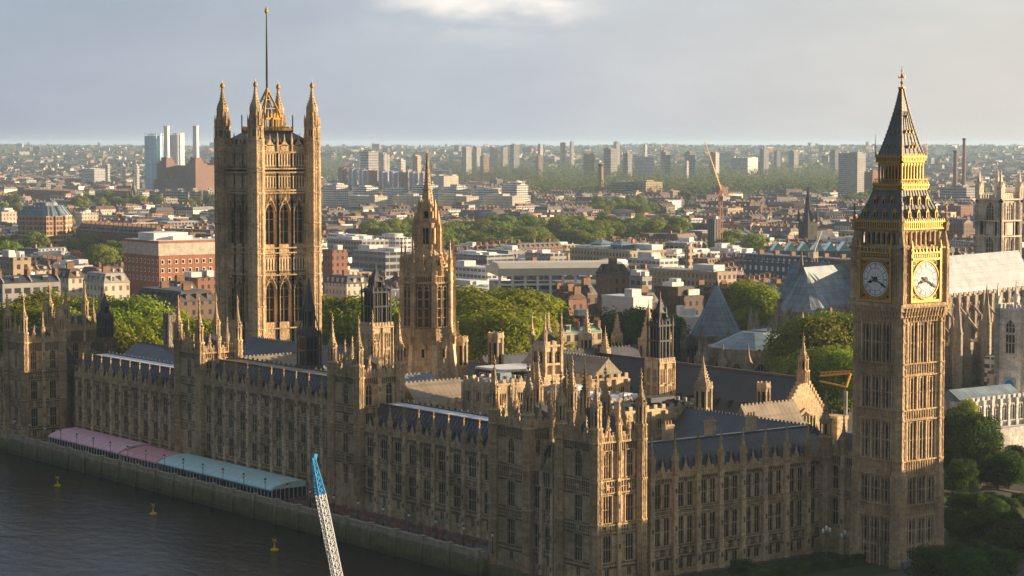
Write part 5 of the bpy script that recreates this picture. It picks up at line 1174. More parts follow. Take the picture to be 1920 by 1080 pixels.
# garden, lawn, road, kerbs in the shaded corner
GRASS = plain('grass', (.035, .06, .015), .95, 0, .35, .8, .4); ROAD = plain('asphalt', (.045, .045, .048), .85, 0, .2, .3)
q = MB(); q.poly([(-2, 8, .02), (64, 8, .02), (64, -14, .02), (-2, -14, .02)]); kind(q.build('lawn', GRASS))
q = MB(); q.box(8, 62, -2, -.6, 0, 2.0)
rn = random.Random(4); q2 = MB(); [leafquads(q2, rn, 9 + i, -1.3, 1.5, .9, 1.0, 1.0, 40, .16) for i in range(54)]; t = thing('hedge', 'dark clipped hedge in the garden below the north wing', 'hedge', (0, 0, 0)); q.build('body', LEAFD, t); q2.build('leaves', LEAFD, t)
q = MB(); q.poly([(-230, 34, .03), (64, 34, .03), (64, 20, .03), (-230, 20, .03)]); q.poly([(-100, 20, .03), (-86, 20, .03), (-86, -170, .03), (-100, -170, .03)]); kind(q.build('road', ROAD))
q = MB(); q.poly([(-82, 14, .02), (-14, 14, .02), (-14, -50, .02), (-82, -50, .02)]); kind(q.build('courtyard_lawn', GRASS))
q = MB()
for (a, b, c, d) in ((-86, -84, 18, -170), (-102, -100, 18, -170)): q.box(min(a, b), max(a, b), min(c, d), max(c, d), 0, .14)
for i in range(24): q.box(-93.1, -92.9, 15 - i * 7.5, 18 - i * 7.5, .031, .036, 1)
kind(q.build('pavement', [plain('paving', (.18, .17, .16), .85), WHITE]))
RAILS = plain('pale_parapet', (.22, .24, .24), .7)
q = MB(); q.box(0, 12, -.25, .25, 0, 1.3); q.box(-.1, 12.1, -.35, .35, 1.3, 1.5); [q.box(i * 2, i * 2 + .4, -.32, .32, 0, 1.6) for i in range(7)]; x, y = gp(1700, 413); t = tag(q.build('low_wall', RAILS, None, (x, y, 0), 200), 'pale low street wall at the foot of the clock tower', 'wall')
q = MB(); q.box(-24, 0, -.25, .25, 0, 1.3); q.box(-24, 0, -.35, .35, 1.3, 1.5); x, y = gp(1915, 470); tag(q.build('low_wall', RAILS, None, (x, y, 0), 150), 'pale low wall at the bottom right corner beyond the bushy trees', 'wall')
def street_lamp(px, d, label, h=7):
    x, y = gp(px, d); t = thing('street_lamp', label, 'street lamp', (x, y, 0)); mb = MB(); mb.fr(8, 0, 0, .3, 0, .2, 1.2); mb.fr(8, 0, 0, .13, 1.2, .09, h - 1); mb.fr(8, 0, 0, .3, h - 1.2, .12, h - .8); mb.box(-.9, .9, -.05, .05, h - .9, h - .8); mb.build('post', plain('green_iron', (.06, .16, .13), .5), t)
    l = MB(); l.fr(6, 0, 0, .18, 0, .3, .55); l.fr(6, 0, 0, .34, .55, .04, .9); lm = l.mesh('lantern', OPAL)
    for x in (-.9, 0, .9): inst('lantern', lm, t, (x, 0, h - .8 if x else h - .3))
street_lamp(1555, 419, 'green triple-lantern street lamp at the bottom, left of the clock tower foot')
street_lamp(1590, 425, 'green triple-lantern street lamp nearer the foot of the clock tower', 5)
def car(px, d, body, label, rot=0):
    x, y = gp(px, d); t = thing('car', label, 'car', (x, y, .03), rot, group='cars on the road right of the clock tower'); m = MB()
    m.ext([(-2.1, .35), (2.1, .35), (2.15, .8), (1.2, .95), (.7, 1.42), (-1.2, 1.45), (-1.9, .95), (-2.15, .85)], -.85, .85, 'x'); m.build('body', body, t)
    g = MB(); g.ext([(1.05, .98), (.68, 1.36), (-1.15, 1.38), (-1.65, .98)], -.87, .87, 'x'); g.build('window', GLASS, t)
    w = MB(); w.tr(0, 0, 0); n = 12; w.ext([(.33 * cos(2 * pi * i / n), .33 + .33 * sin(2 * pi * i / n)) for i in range(n)], -.12, .12, 'x'); wm = w.mesh('wheel', BLACKM)
    for a in (-.8, .8):
        for b in (-1.35, 1.35): inst('wheel', wm, t, (a, b, 0))
    h = MB(); h.box(-.12, .12, 2.1, 2.17, .62, .78); hm = h.mesh('headlight', OPAL)
    for a in (-.6, .6): inst('headlight', hm, t, (a, 0, 0))
CW = plain('car_white', (.6, .6, .6), .3, 0, .05); CB = plain('car_dark', (.03, .035, .045), .3, 0, .1); CR = plain('car_red', (.35, .03, .02), .35, 0, .1); CS = plain('car_silver', (.35, .36, .38), .3, .4, .05)
for px, d, c, l in ((1785, 505, CS, 'silver car nearest the clock tower'), (1822, 540, CW, 'white car on the road'), (1845, 552, CB, 'dark car left of the red-topped van'), (1885, 515, CS, 'silver car at the right'), (1800, 556, CB, 'dark car far along the road')): car(px, d, c, l, 90 if d > 530 else 20)
def van(px, d, label, c, cab):
    x, y = gp(px, d); t = thing('van', label, 'van', (x, y, .03), 70); m = MB(); m.box(-1, 1, -2.8, 1.4, .45, 2.6); m.build('body', c, t); m = MB(); m.ext([(1.4, .45), (2.8, .45), (2.8, 1.1), (2.2, 2.2), (1.4, 2.3)], -1, 1, 'x'); m.build('cab', cab, t); g = MB(); g.ext([(2.76, 1.2), (2.28, 2.1), (2.33, 2.1), (2.82, 1.2)], -.9, .9, 'x'); g.build('windscreen', GLASS, t)
    w = MB(); n = 12; w.ext([(.4 * cos(2 * pi * i / n), .4 + .4 * sin(2 * pi * i / n)) for i in range(n)], -.15, .15, 'x'); wm = w.mesh('wheel', BLACKM)
    for a in (-.9, .9):
        for b in (-1.8, 1.9): inst('wheel', wm, t, (a, b, 0))
van(1848, 549, 'white and red van on the road right of the clock tower', CR, CW); van(1898, 538, 'red van at the right edge of the road', CR, CR)
# ------------------------------------------------------------ crane boom on a barge, buoys
def boom():
    tx, ty = gp(583, 300); bx, by = gp(683, 300); t = thing('crane', 'white lattice crane boom with a bright blue tip rising from the river', 'crane', (bx, by, -2.2)); top = Vector((tx - bx, ty - by, 38.3 + 2.2)); bot = Vector((0, 0, 3.2))
    d = (top - bot).normalized(); u = d.cross(Vector((0, 1, 0))).normalized(); v = d.cross(u).normalized(); L = (top - bot).length
    def lat(mb, s0, s1, w0, w1, n, th):
        C = []
        for i in range(n + 1):
            s = s0 + (s1 - s0) * i / n; w = w0 + (w1 - w0) * i / n; c = bot + d * s; C.append([c + u * (a * w / 2) + v * (b * w / 2) for a, b in ((-1, -1), (1, -1), (1, 1), (-1, 1))])
        for i in range(n):
            for k in range(4):
                mb.bar(C[i][k], C[i + 1][k], th); mb.bar(C[i][k], C[i + 1][(k + 1) % 4], th * .6); mb.bar(C[i][(k + 1) % 4], C[i + 1][k], th * .6); mb.bar(C[i][k], C[i][(k + 1) % 4], th * .6)
    a = MB(); lat(a, 0, L - 5.6, 1.25, 1.05, 30, .115); a.build('boom', plain('crane_white', (.62, .68, .74), .5, 0, .1), t); b = MB(); lat(b, L - 5.6, L - .4, 1.05, .4, 6, .14); b.bar(bot + d * (L - .9), bot + d * L + u * .5, .5); b.build('boom_tip', plain('crane_blue', (.02, .30, .62), .4, 0, .1), t)
    c = MB()
    for q in (-.2, .2): c.bar(bot + d * (L - .3) + v * q, bot + Vector((0, 0, 3)) + v * q - u * 2.5, .05)
    c.build('cable', BLACKM, t); h = MB(); h.box(-2, 2, -2.6, 2.6, 1.2, 4); h.box(-2.2, -.4, -3.4, -2.6, 1.6, 3.8); h.build('cab', plain('crane_yellow', (.6, .42, .05), .5), t)
    g = MB(); g.hexa([(-8, -14, -.6), (8, -14, -.6), (8, 14, -.6), (-8, 14, -.6)], [(-9, -16, 1.2), (9, -16, 1.2), (9, 16, 1.2), (-9, 16, 1.2)]); bb = tag(g.build('barge', plain('rusty_steel', (.10, .06, .045), .8), None, (bx, by, -2.2)), 'dark steel barge carrying the white crane', 'barge')
boom()
YEL = plain('buoy_yellow', (.62, .40, .02), .5, 0, .15)
for px, d, l in ((101, 530, 'yellow buoy nearest the left edge of the river'), (281, 489, 'middle yellow buoy below the marquees'), (510, 445, 'yellow buoy just left of the crane boom')):
    x, y = gp(px, d); t = thing('buoy', l, 'buoy', (x, y, -2.2), group='yellow mooring buoys'); m = MB(); m.fr(14, 0, 0, .8, -.3, .85, .3); m.fr(14, 0, 0, .85, .3, .6, .42); m.build('float', YEL, t); p = MB(); p.fr(8, 0, 0, .3, .4, .14, 1.2); p.fr(6, 0, 0, .1, 1.2, .08, 1.9); p.build('post', YEL, t); c = MB(); c.bar((-.35, .35, 1.9), (.35, -.35, 2.5), .15); c.bar((.35, -.35, 1.9), (-.35, .35, 2.5), .15); c.build('top_mark', YEL, t)
# ------------------------------------------------------------ hills and far ground
def hgt(x, y):
    dx, dy = x - CAM[0], y - CAM[1]; d = -(dx * sin(R(HEAD)) + dy * cos(R(HEAD))); lat = -dx * cos(R(HEAD)) + dy * sin(R(HEAD))
    t = max(0, min(1, (d - 4300) / 6500)); w = .5 + .25 * sin(lat / 610 + d / 900) + .15 * sin(lat / 230 - d / 700 + 2) + .1 * sin(lat / 97 + 1)
    return 72 * t * t * (3 - 2 * t) * (.78 + .3 * w) - 1.5 * min(1, max(0, (d - 3600) / 400))
def hills():
    m, nt, b = nodes('wooded_hills'); g = G(nt); n = g.noise(g.pos(), .006, 7, .7); f = g.noise(g.pos(), .05, 5, .7)
    c = g.ramp(n, (.4, (.035, .045, .03)), (.52, (.06, .068, .045)), (.62, (.11, .10, .085))); c = g.mix(.6, c, g.ramp(f, (.35, (.4, .4, .4)), (.65, (1.4, 1.4, 1.4))), 'MULTIPLY'); g.l(c, b.inputs['Base Color']); b.inputs['Roughness'].default_value = 1
    mb = MB(); rows = []
    for i in range(61):
        d = 3900 * (16500 / 3900) ** (i / 60); row = []
        for j in range(141):
            px = -2600 + 7200 * j / 140; x, y = gp(px, d); row.append(mb.p(x, y, hgt(x, y)))
        rows.append(row)
    for a, b2 in zip(rows, rows[1:]):
        for j in range(140): mb.f((a[j], a[j + 1], b2[j + 1], b2[j]))
    o = kind(mb.build('hills', m)); o.data.shade_smooth()
hills()
# ------------------------------------------------------------ city fabric
F = dict(
    brick=fac('brown_brick_houses', (.15, .10, .075), (.03, .03, .035), 3.1, 3.3, .36, .5), red=fac('red_brick_flats', (.25, .115, .075), (.04, .04, .05), 2.7, 3.1, .42, .5), buff=fac('buff_stone_offices', (.42, .33, .22), (.035, .04, .05), 3.0, 3.5, .5, .55),
    stucco=fac('cream_stucco', (.58, .53, .44), (.12, .115, .11), 2.9, 3.4, .36, .52), white=fac('white_slab', (.66, .66, .64), (.07, .09, .12), 3.2, 3.0, .8, .45), grey=fac('grey_concrete', (.33, .33, .33), (.03, .04, .05), 3.4, 3.4, .7, .5),
    glass=fac('ribbon_glass', (.30, .32, .34), (.035, .05, .065), 4.5, 3.6, .92, .62), dark=fac('dark_brick', (.10, .075, .06), (.02, .02, .03), 3.0, 3.3, .4, .5), blue=fac('blue_slate_mansard', (.07, .10, .15), (.5, .55, .6), 4.2, 4.4, .38, .55),
    stripe=fac('banded_tower', (.52, .52, .52), (.04, .06, .09), 100, 3.0, 1.0, .45), vert=fac('ribbed_tower', (.56, .55, .52), (.06, .08, .11), 3.2, 100, .42, 1.0), purple=fac('mauve_panels', (.26, .26, .42), (.5, .5, .52), 11, 3.0, .3, 1.0))
RF = [plain('roof_slate_grey', (.11, .115, .13), .6, 0, .4, .3), plain('roof_brown_tile', (.115, .085, .07), .8, 0, .4, .3), plain('roof_flat_felt', (.34, .335, .33), .8, 0, .35, .2), plain('roof_pale_membrane', (.66, .66, .66), .7, 0, .25, .15)]
POT = STONE_P; CHB = plain('chimney_brick', (.22, .13, .085), .85, 0, .35)
def shape(kd, w, l, h, rnd, wb, rb, cb, detail=True):
    """wb walls, rb roof, cb chimneys; kd: terrace / flat / mansard"""
    wb.box(-w / 2, w / 2, -l / 2, l / 2, -1, h)
    if kd == 'terrace':
        r = h + w * .32; rb.ext([(-w / 2 - .3, h - .1), (w / 2 + .3, h - .1), (0, r)], -l / 2, l / 2, 'y'); n = max(1, int(l / 7))
        for i in range(n + 1):
            y = -l / 2 + l * i / n; y = max(-l / 2 + .4, min(l / 2 - .4, y)); wb.ext([(-w / 2, h - .2), (w / 2, h - .2), (w / 2, h + .5), (0, r + .5), (-w / 2, h + .5)], y - .25, y + .25, 'y')
            cb.piece(); cb.box(-1.4, 1.4, y - .5, y + .5, r - .8, r + 1.8); 
            if detail:
                for q in (-1, -.3, .4, 1.1): cb.fr(5, q, y, .18, r + 1.8, .14, r + 2.6)
        if detail:
            for i in range(n): y = -l / 2 + l * (i + .5) / n; wb.box(w * .22, w * .42, y - .9, y + .9, h, h + 2.1); rb.box(w * .2, w * .45, y - 1.1, y + 1.1, h + 2.1, h + 2.3)
    elif kd == 'mansard':
        rb.hexa([(-w / 2 - .2, -l / 2 - .2, h), (w / 2 + .2, -l / 2 - .2, h), (w / 2 + .2, l / 2 + .2, h), (-w / 2 - .2, l / 2 + .2, h)], [(-w / 2 + 1.4, -l / 2 + 1.4, h + 3.4), (w / 2 - 1.4, -l / 2 + 1.4, h + 3.4), (w / 2 - 1.4, l / 2 - 1.4, h + 3.4), (-w / 2 + 1.4, l / 2 - 1.4, h + 3.4)])
        if detail:
            for i in range(int(l / 4)): wb.box(w / 2 - 1.4, w / 2 - .1, -l / 2 + 2 + i * 4, -l / 2 + 3.5 + i * 4, h + .4, h + 2.6)
            for i in range(int(w / 4)): wb.box(-w / 2 + 2 + i * 4, -w / 2 + 3.5 + i * 4, l / 2 - 1.4, l / 2 - .1, h + .4, h + 2.6)
        for i in range(max(1, int(l / 12))): y = -l / 2 + l * (i + .5) / max(1, int(l / 12)); cb.piece(); cb.box(-1.5, 1.5, y - .7, y + .7, h + 3, h + 5.6)
    else:
        wb.box(-w / 2 - .15, w / 2 + .15, -l / 2 - .15, l / 2 + .15, h - .25, h + .7); rb.box(-w / 2 + .3, w / 2 - .3, -l / 2 + .3, l / 2 - .3, h + .5, h + .75)
        for _ in range(rnd.randint(1, 3 if detail else 2)):
            a, b = rnd.uniform(.12, .3) * w, rnd.uniform(.08, .25) * l; cx, cy = rnd.uniform(-w / 2 + a, w / 2 - a), rnd.uniform(-l / 2 + b, l / 2 - b); cb.piece(); cb.box(cx - a, cx + a, cy - b, cy + b, h + .6, h + rnd.uniform(2, 4))
        if detail:
            for _ in range(int(w * l / 90)): cx, cy = rnd.uniform(-w / 2 + 1, w / 2 - 1), rnd.uniform(-l / 2 + 1, l / 2 - 1); q = rnd.uniform(.4, 1.2); rb.box(cx - q, cx + q, cy - q, cy + q, h + .6, h + rnd.uniform(1, 2))
BR = random.Random(11)
ZONES = []          # kept clear: (px0, px1, d0, d1)
def clear(px, d, hw=0):
    for a, b, c, e in ZONES:
        if a - hw < px < b + hw and c < d < e: return False
    return True
def block(name, label, cat, px0, px1, ytop, d, mat, roof=2, kd='flat', rot=0, ratio=1.0, group=None, zb=0, zt=None, keep=True):
    """a named building: spans photo columns px0..px1 at that distance, top at ytop"""
    x, y = gp((px0 + px1) / 2, d); W_ = (px1 - px0) * d / 4100; a = R(rot)
    ex = abs(-cos(R(HEAD)) * cos(a) + sin(R(HEAD)) * sin(a)); ey = abs(cos(R(HEAD)) * sin(a) + sin(R(HEAD)) * cos(a)); l = W_ / (ratio * ex + ey); w = l * ratio
    h = (zt if zt else zh(ytop, d)) - zb; t = thing(name, label, cat, (x, y, zb), rot, group); wb, rb, cb = MB(), MB(), MBL(); shape(kd, w, l, h, BR, wb, rb, cb)
    wb.build('wall', [mat], t); rb.build('roof', [RF[roof] if isinstance(roof, int) else roof], t)
    cb.build_all('chimney' if kd != 'flat' else 'rooftop_plant', [CHB if kd != 'flat' else mat if d > 2000 else RF[3]], t)
    if keep: ZONES.append((px0 - 4, px1 + 4, d - max(w, l) * .9, d + max(w, l) * .9))
    return t, w, l, h
B = block
# power station and gas holders
def power():
    d = 3600; x, y = gp(388, d); t = thing('power_station', 'huge brown brick power station with tall white chimneys', 'power station', (x, y, 0), 13.4); BRK = plain('power_station_brick', (.17, .10, .08), .85, 0, .2, .03); mb = MB()
    mb.box(-50, 50, -28, 28, 0, 47); mb.box(50, 84, -34, 24, 0, 25); mb.box(-60, 60, -34, 34, 0, 30)
    for sx, sy in ((-1, -1), (1, -1), (-1, 1), (1, 1)): mb.box(sx * 55 - 11, sx * 55 + 11, sy * 35 - 11, sy * 35 + 11, 0, 51); mb.box(sx * 55 - 8.5, sx * 55 + 8.5, sy * 35 - 8.5, sy * 35 + 8.5, 51, 56); mb.box(sx * 55 - 6.5, sx * 55 + 6.5, sy * 35 - 6.5, sy * 35 + 6.5, 56, 61)
    for i in range(14): mb.box(50, 50.6, -22 + i * 3.3, -20.4 + i * 3.3, 27, 40)
    mb.build('wall', BRK, t); c = MB(); c.fr(20, 0, 0, 5.2, 60, 4.3, 111); c.fr(20, 0, 0, 4.8, 108, 4.8, 112); cm = c.mesh('chimney', [plain('cream_chimney', (.86, .84, .78), .7, 0, .08, .05)])
    for sx, sy in ((-1, -1), (1, -1), (-1, 1), (1, 1)): inst('chimney', cm, t, (sx * 55, sy * 35, 0))
    c = MB(); c.box(-44, 44, -26, 26, 47, 48); c.build('roof', RF[1], t)
    ZONES.append((250, 420, 3150, 4100))
power()
def holder(px0, px1, yt, d, c, label):
    x, y = gp((px0 + px1) / 2, d); r = (px1 - px0) / 2 * d / 4100; z = zh(yt, d); t = thing('gas_holder', label, 'gas holder', (x, y, 0)); m = MB(); m.fr(24, 0, 0, r, 0, r, z - 4); m.build('drum', plain('holder_paint_' + label.split()[0], c, .6, 0, .06, .02), t); f = MB()
    for i in range(16): a = 2 * pi * i / 16; f.fr(4, r * 1.02 * cos(a), r * 1.02 * sin(a), .8, 0, .8, z)
    for q in (.25, .5, .75, .99): f.fr(24, 0, 0, r * 1.03, z * q - 1, r * 1.03, z * q + .3, 0, cap=False)
    f.build('guide_frame', plain('holder_frame_' + label.split()[0], tuple(v * .8 for v in c), .6), t); ZONES.append((px0, px1, d - 150, d + 150))
holder(274, 311, 250, 3600, (.50, .76, .95), 'pale blue gas holder left of the power station chimneys'); holder(321, 346, 249, 3900, (.9, .92, .92), 'white gas holder behind the first power station chimney')
# octagonal office and other recognisable blocks
def octa():
    d = 1560; x, y = gp(85, d); t = thing('octagonal_office', 'brown banded octagonal office with pale glazed crown at left', 'office', (x, y, 0)); r = 18.6; mb = MB(); m = fac('banded_octagon', (.36, .21, .12), (.04, .04, .05), 2.6, 3.4, .5, .5, (.55, .44, .3)); mb.fr(8, 0, 0, r, 0, r, 31); mb.fr(8, 0, 0, r + .6, 25, r + .6, 25.8)
    for i in range(16): a = pi / 8 + i * pi / 8; mb.fr(4, (r - .1) * cos(a) * (1 if i % 2 == 0 else .93), (r - .1) * sin(a) * (1 if i % 2 == 0 else .93), .7, 0, .7, 31)
    mb.build('wall', m, t); rb = MB(); rb.fr(8, 0, 0, r, 31, 13, 38); rb.fr(8, 0, 0, 9, 38, 8, 40.4); 
    for i in range(24): a = 2 * pi * i / 24; rb.bar((r * cos(a), r * sin(a), 31.2), (13 * cos(a), 13 * sin(a), 38.2), .5)
    rb.build('roof', LEADG, t); ZONES.append((30, 140, 1480, 1640))
octa()
def dotted(label, px0, px1, y0, d, wpx):
    """red brick office with individually set white-framed windows"""
    t, w, l, h = B('brick_office', label, 'office', px0, px1, y0, d, plain('orange_brick', (.33, .14, .075), .85, 0, .15, .3), 3, 'flat', 0, .92)
    wm = MB(); wm.box(0, .12, -.75, .75, 0, 1.9, 0); wm.box(.12, .15, -.5, .5, .25, 1.65, 1); wm = wm.mesh('window', [WHITE, GLASS]); tb = MB(); tb.box(-w / 2 - .3, w / 2 + .3, -l / 2 - .3, l / 2 + .3, h - 5.4, h - .3); tb.build('top_storey', [plain('pale_render', (.5, .46, .4), .8)], t)
    for k in range(3):
        for i in range(9): inst('window', wm, t, (-w / 2 + w * (i + .5) / 9, l / 2 + .01, h - 9 - k * 3.6), 90)
        for i in range(9): inst('window', wm, t, (w / 2 + .01, -l / 2 + l * (i + .5) / 9, h - 9 - k * 3.6), 0)
dotted('orange brick office with rows of white-framed windows left of the square tower', 228, 415, 451, 930, 1)
B('brick_office', 'stepped orange brick building just right of the square tower', 'office', 604, 652, 470, 1000, F['red'], 1)
for i, (a, b, yt, d, m) in enumerate(((152, 204, 317, 4150, 'white'), (198, 208, 309, 4050, 'white'), (226, 237, 309, 4040, 'white'), (252, 263, 310, 4040, 'white'))): B('slab_block', ['long low white slab block left of the pale gas holder', 'grey slab with bright end wall left of the gas holders', 'second bright-ended slab left of the gas holders', 'third bright-ended slab, nearest the gas holders'][i], 'flats', a, b, yt, d, F[m], 3, rot=0, ratio=.5)
for i in range(5): B('housing_block', 'grey and cream housing block with rooftop boxes below the power station', 'flats', 280 + i * 25, 304 + i * 25, 358, 2850, F['buff'] if i % 2 else F['grey'], 3, group='housing blocks below the power station', ratio=.7)
B('hospital', 'long red and cream mansion block left of the housing blocks', 'flats', 175, 270, 368, 2900, F['red'], 1, 'terrace', ratio=.3); B('mansion_block', 'long red brick mansion block at the left beyond the octagon', 'flats', 20, 160, 364, 3000, F['red'], 1, 'terrace', ratio=.12)
B('office', 'white ribbon-windowed office left of the square tower', 'office', 278, 356, 408, 1980, F['white'], 3, ratio=.5); B('white_house', 'white building with stepped roof right of the octagonal office', 'house', 138, 185, 400, 1980, F['stucco'], 3); B('white_house', 'cream stone building at the left edge', 'house', -10, 32, 398, 1850, F['stucco'], 2)
B('dark_terrace', 'long dark brick terrace across the left middle distance', 'terrace', 120, 330, 434, 1560, F['dark'], 0, 'terrace', ratio=.12); B('station_roof', 'pale stone building at the left in front of the green trees', 'office', -5, 60, 485, 860, F['buff'], 2, ratio=.6)
B('glass_roof_hall', 'low building with dark glazed barrel roof at the left', 'hall', -10, 108, 528, 735, F['grey'], SLATE, 'terrace', rot=90, ratio=.35)
B('office', 'dark mansard building with white dormers left of the square tower', 'office', 245, 410, 560, 745, F['brick'], SLATE2, 'mansard', ratio=.45)
# white and purple slabs between the two towers
for i in range(7): a = 604 + i * 56; B('housing_slab', 'long white stepped housing slab beyond the octagonal spire', 'flats', a, a + 50, 347 + (i % 3) * 4, 2900 - i * 10, F['white'], 3, group='white stepped housing slabs', ratio=.55)
for i in range(4): a = 650 + i * 85; B('cream_terrace', 'low cream terrace in front of the white slabs', 'terrace', a, a + 78, 368, 2640, F['stucco'], 3, group='cream terraces before the white slabs', ratio=.3)
ZONES += [(600, 990, 2450, 2900), (628, 862, 3000, 3900)]
for i in range(9): a = 634 + i * 19; B('mauve_block', 'mauve-fronted apartment block with white balconies', 'flats', a, a + 17, 317 + i, 3950, F['purple'] if i % 3 else F['red'], 3, group='row of mauve apartment blocks', ratio=.7)
B('apartment_block', 'stepped cream apartment block right of the mauve row', 'flats', 812, 860, 330, 3900, F['stucco'], 3)
TB = [(676, 710, 285, 4050, 'stripe', 'white and dark striped tower block with crowned top, left of the octagonal spire'), (711, 731, 290, 4117, 'vert', 'brown-ended tower block beside the striped one'), (745, 761, 300, 4185, 'white', 'short white tower right of the brown-ended tower'), (774, 790, 293, 4455, 'buff', 'reddish tower block just left of the spire tip'), (866, 884, 277, 4995, 'vert', 'tall pale tower block right of the spire tip'), (887, 902, 276, 5805, 'vert', 'pale tower block behind the tall pale one'), (900, 917, 293, 4927, 'buff', 'squat reddish tower block right of the tall pale one'), (918, 932, 276, 5940, 'vert', 'first of three white tower blocks in a row'), (938, 952, 276, 5940, 'vert', 'second of three white tower blocks in a row'), (956, 974, 272, 5670, 'stripe', 'white tower block with dark stripes, third in the row'), (1004, 1018, 293, 4995, 'buff', 'squat reddish tower block standing apart'), (1008, 1018, 271, 6200, 'white', 'distant thin pale tower on the skyline'), (1050, 1060, 268, 6200, 'buff', 'brownish skyline tower block'), (1068, 1076, 267, 6200, 'white', 'small white skyline tower'), (1094, 1114, 290, 4725, 'buff', 'brown double tower block left of the wide grey one'), (1132, 1157, 279, 4725, 'grey', 'wide grey tower block with bright right end'), (1150, 1162, 267, 6200, 'white', 'white tower peeping above the wide grey one'), (1168, 1185, 288, 4657, 'grey', 'grey tower block with bright end right of the wide one'), (1190, 1225, 297, 4590, 'white', 'broad white slab block in the middle of the skyline'), (1205, 1213, 272, 6200, 'white', 'small white tower on the skyline above the broad slab'), (1238, 1256, 285, 4590, 'grey', 'dark-sided tower block with bright edge'), (1284, 1303, 286, 4590, 'grey', 'second dark-sided tower block with bright edge'), (1283, 1291, 303, 4455, 'white', 'small bright slab before the second dark-sided tower'), (1330, 1348, 287, 4590, 'grey', 'third dark-sided tower block by the yellow crane'), (1424, 1440, 280, 5130, 'vert', 'pale round-topped tower block right of the yellow crane'), (1450, 1462, 284, 5805, 'grey', 'faint grey tower block in the haze'), (1478, 1496, 284, 5670, 'grey', 'wide faint grey tower block in the haze'), (1370, 1420, 296, 5265, 'white', 'long white block left of the pale round-topped tower'), (1556, 1574, 282, 5400, 'grey', 'grey tower block left of the banded office tower')]
for a, b, yt, d, m, l in TB: B('tower_block', l, 'tower block', a, b, yt, d, F[m], 3, ratio=.8, rot=BR.choice([0, 0, 10, -8]))
B('banded_tower', 'broad office tower with white bands and green top left of the clock tower', 'tower block', 1573, 1620, 288, 3300, F['stripe'], COPPER, ratio=.45); B('brown_block', 'brown block beside the banded office tower', 'flats', 1620, 1650, 322, 3250, F['red'], 3); B('brick_office', 'brown brick block right of the clock tower spire', 'office', 1760, 1822, 386, 2200, F['red'], 2, ratio=.6)
B('pale_office', 'grey flat-roofed office right of the clock tower', 'office', 1765, 1830, 352, 2900, F['grey'], 2, ratio=.5); B('mansion_block', 'brown mansion block with pale gables right of the clock tower', 'flats', 1770, 1822, 418, 1600, F['brick'], 0, 'terrace', ratio=.5)
def brick_stack(px, yt, yb, d, w, label, c=(.22, .12, .09)):
    x, y = gp(px, d); z = zh(yt, d); t = thing('chimney_stack', label, 'chimney', (x, y, 0)); m = MB(); m.fr(8, 0, 0, w * .6, 0, w * .42, z - 1); m.build('shaft', plain('stack_brick_%d' % px, c, .9), t); k = MB(); k.fr(8, 0, 0, w * .5, z - 4, w * .55, z); k.build('cap', BLACKM, t)
brick_stack(1126, 307, 365, 3350, 9, 'square brown chimney rising from the park trees', (.30, .21, .15)); brick_stack(1806, 259, 300, 3300, 5.5, 'tall red chimney on the right skyline'); brick_stack(1790, 282, 300, 3350, 7, 'short fat stack left of the tall red chimney')
B('brick_block', 'golden brown barracks block beside the brown chimney', 'barracks', 1146, 1240, 341, 3300, F['buff'], 2, ratio=.4); B('brick_block', 'orange brick house below the yellow crane', 'house', 1335, 1365, 352, 3000, F['red'], 2); B('greenhouse_block', 'green-roofed hall with two small white domes', 'hall', 1046, 1092, 355, 3300, F['buff'], COPPER, ratio=.5)
# modern offices nearer
B('office', 'long grey glazed office with pale roof right of the square tower', 'office', 658, 790, 472, 1180, F['glass'], 3, ratio=.7); B('office', 'low cream curved-roof hall behind the grey glazed office', 'office', 612, 730, 450, 1400, F['grey'], 3, ratio=.5); B('office', 'white house with dark hipped roof beside the square tower', 'office', 606, 690, 530, 980, F['stucco'], SLATE2, 'mansard', ratio=.6); B('office', 'small white block above the dark hipped roof', 'office', 622, 672, 508, 1060, F['stucco'], 3)
B('office', 'terraced concrete and glass office right of the octagonal tower', 'office', 842, 965, 478, 1230, F['glass'], 3, ratio=.55); B('office', 'lower wing of the terraced concrete office', 'office', 848, 950, 502, 1080, F['white'], 3, ratio=.4)
def colonnade():
    d = 900; x, y = gp(1045, d); t = thing('conference_centre', 'long pale conference building with deep white colonnade and curved roof', 'conference centre', (x, y, 0), 62); mb = MB(); L = 26; mb.box(-16, 12, -L, L, 0, 24.5); mb.build('wall', F['glass'], t); r = MB(); r.box(-17, 14, -L - 1, L + 1, 28.2, 31.2); r.ext([(-16, 31.2), (13, 31.2), (6, 33), (-10, 33)], -L, L, 'y'); r.build('roof', plain('cream_fascia', (.62, .56, .45), .6, 0, .1, .2), t)
    c = MB(); c.box(-.4, .4, -.5, .5, 18, 28.2); cm = c.mesh('column', [WHITE])
    for i in range(11): inst('column', cm, t, (13, -L + L * 2 * i / 10, 0))
    for i in range(6): inst('column', cm, t, (-15 + i * 5.4, L + .4, 0))
    b = MB(); b.box(12, 13.6, -L, L, 24.2, 25); b.box(12, 13.6, -L, L, 17, 18); b.build('balcony', WHITE, t); ZONES.append((940, 1185, 830, 990))
colonnade()
def pavil():
    t, w, l, h = B('office', 'stepped stone offices with shallow pavilion roofs', 'office', 1070, 1246, 468, 1320, F['buff'], LEADG, 'flat', ratio=.5); r = MB()
    for y in (-l * .25, l * .08): r.box(-5, 5, y - 5, y + 5, h + .5, h + 3.2); r.sq(0, y, 6.6, h + 3.2, .4, h + 5.6)
    r.build('pavilion_roof', LEADG, t)
pavil()
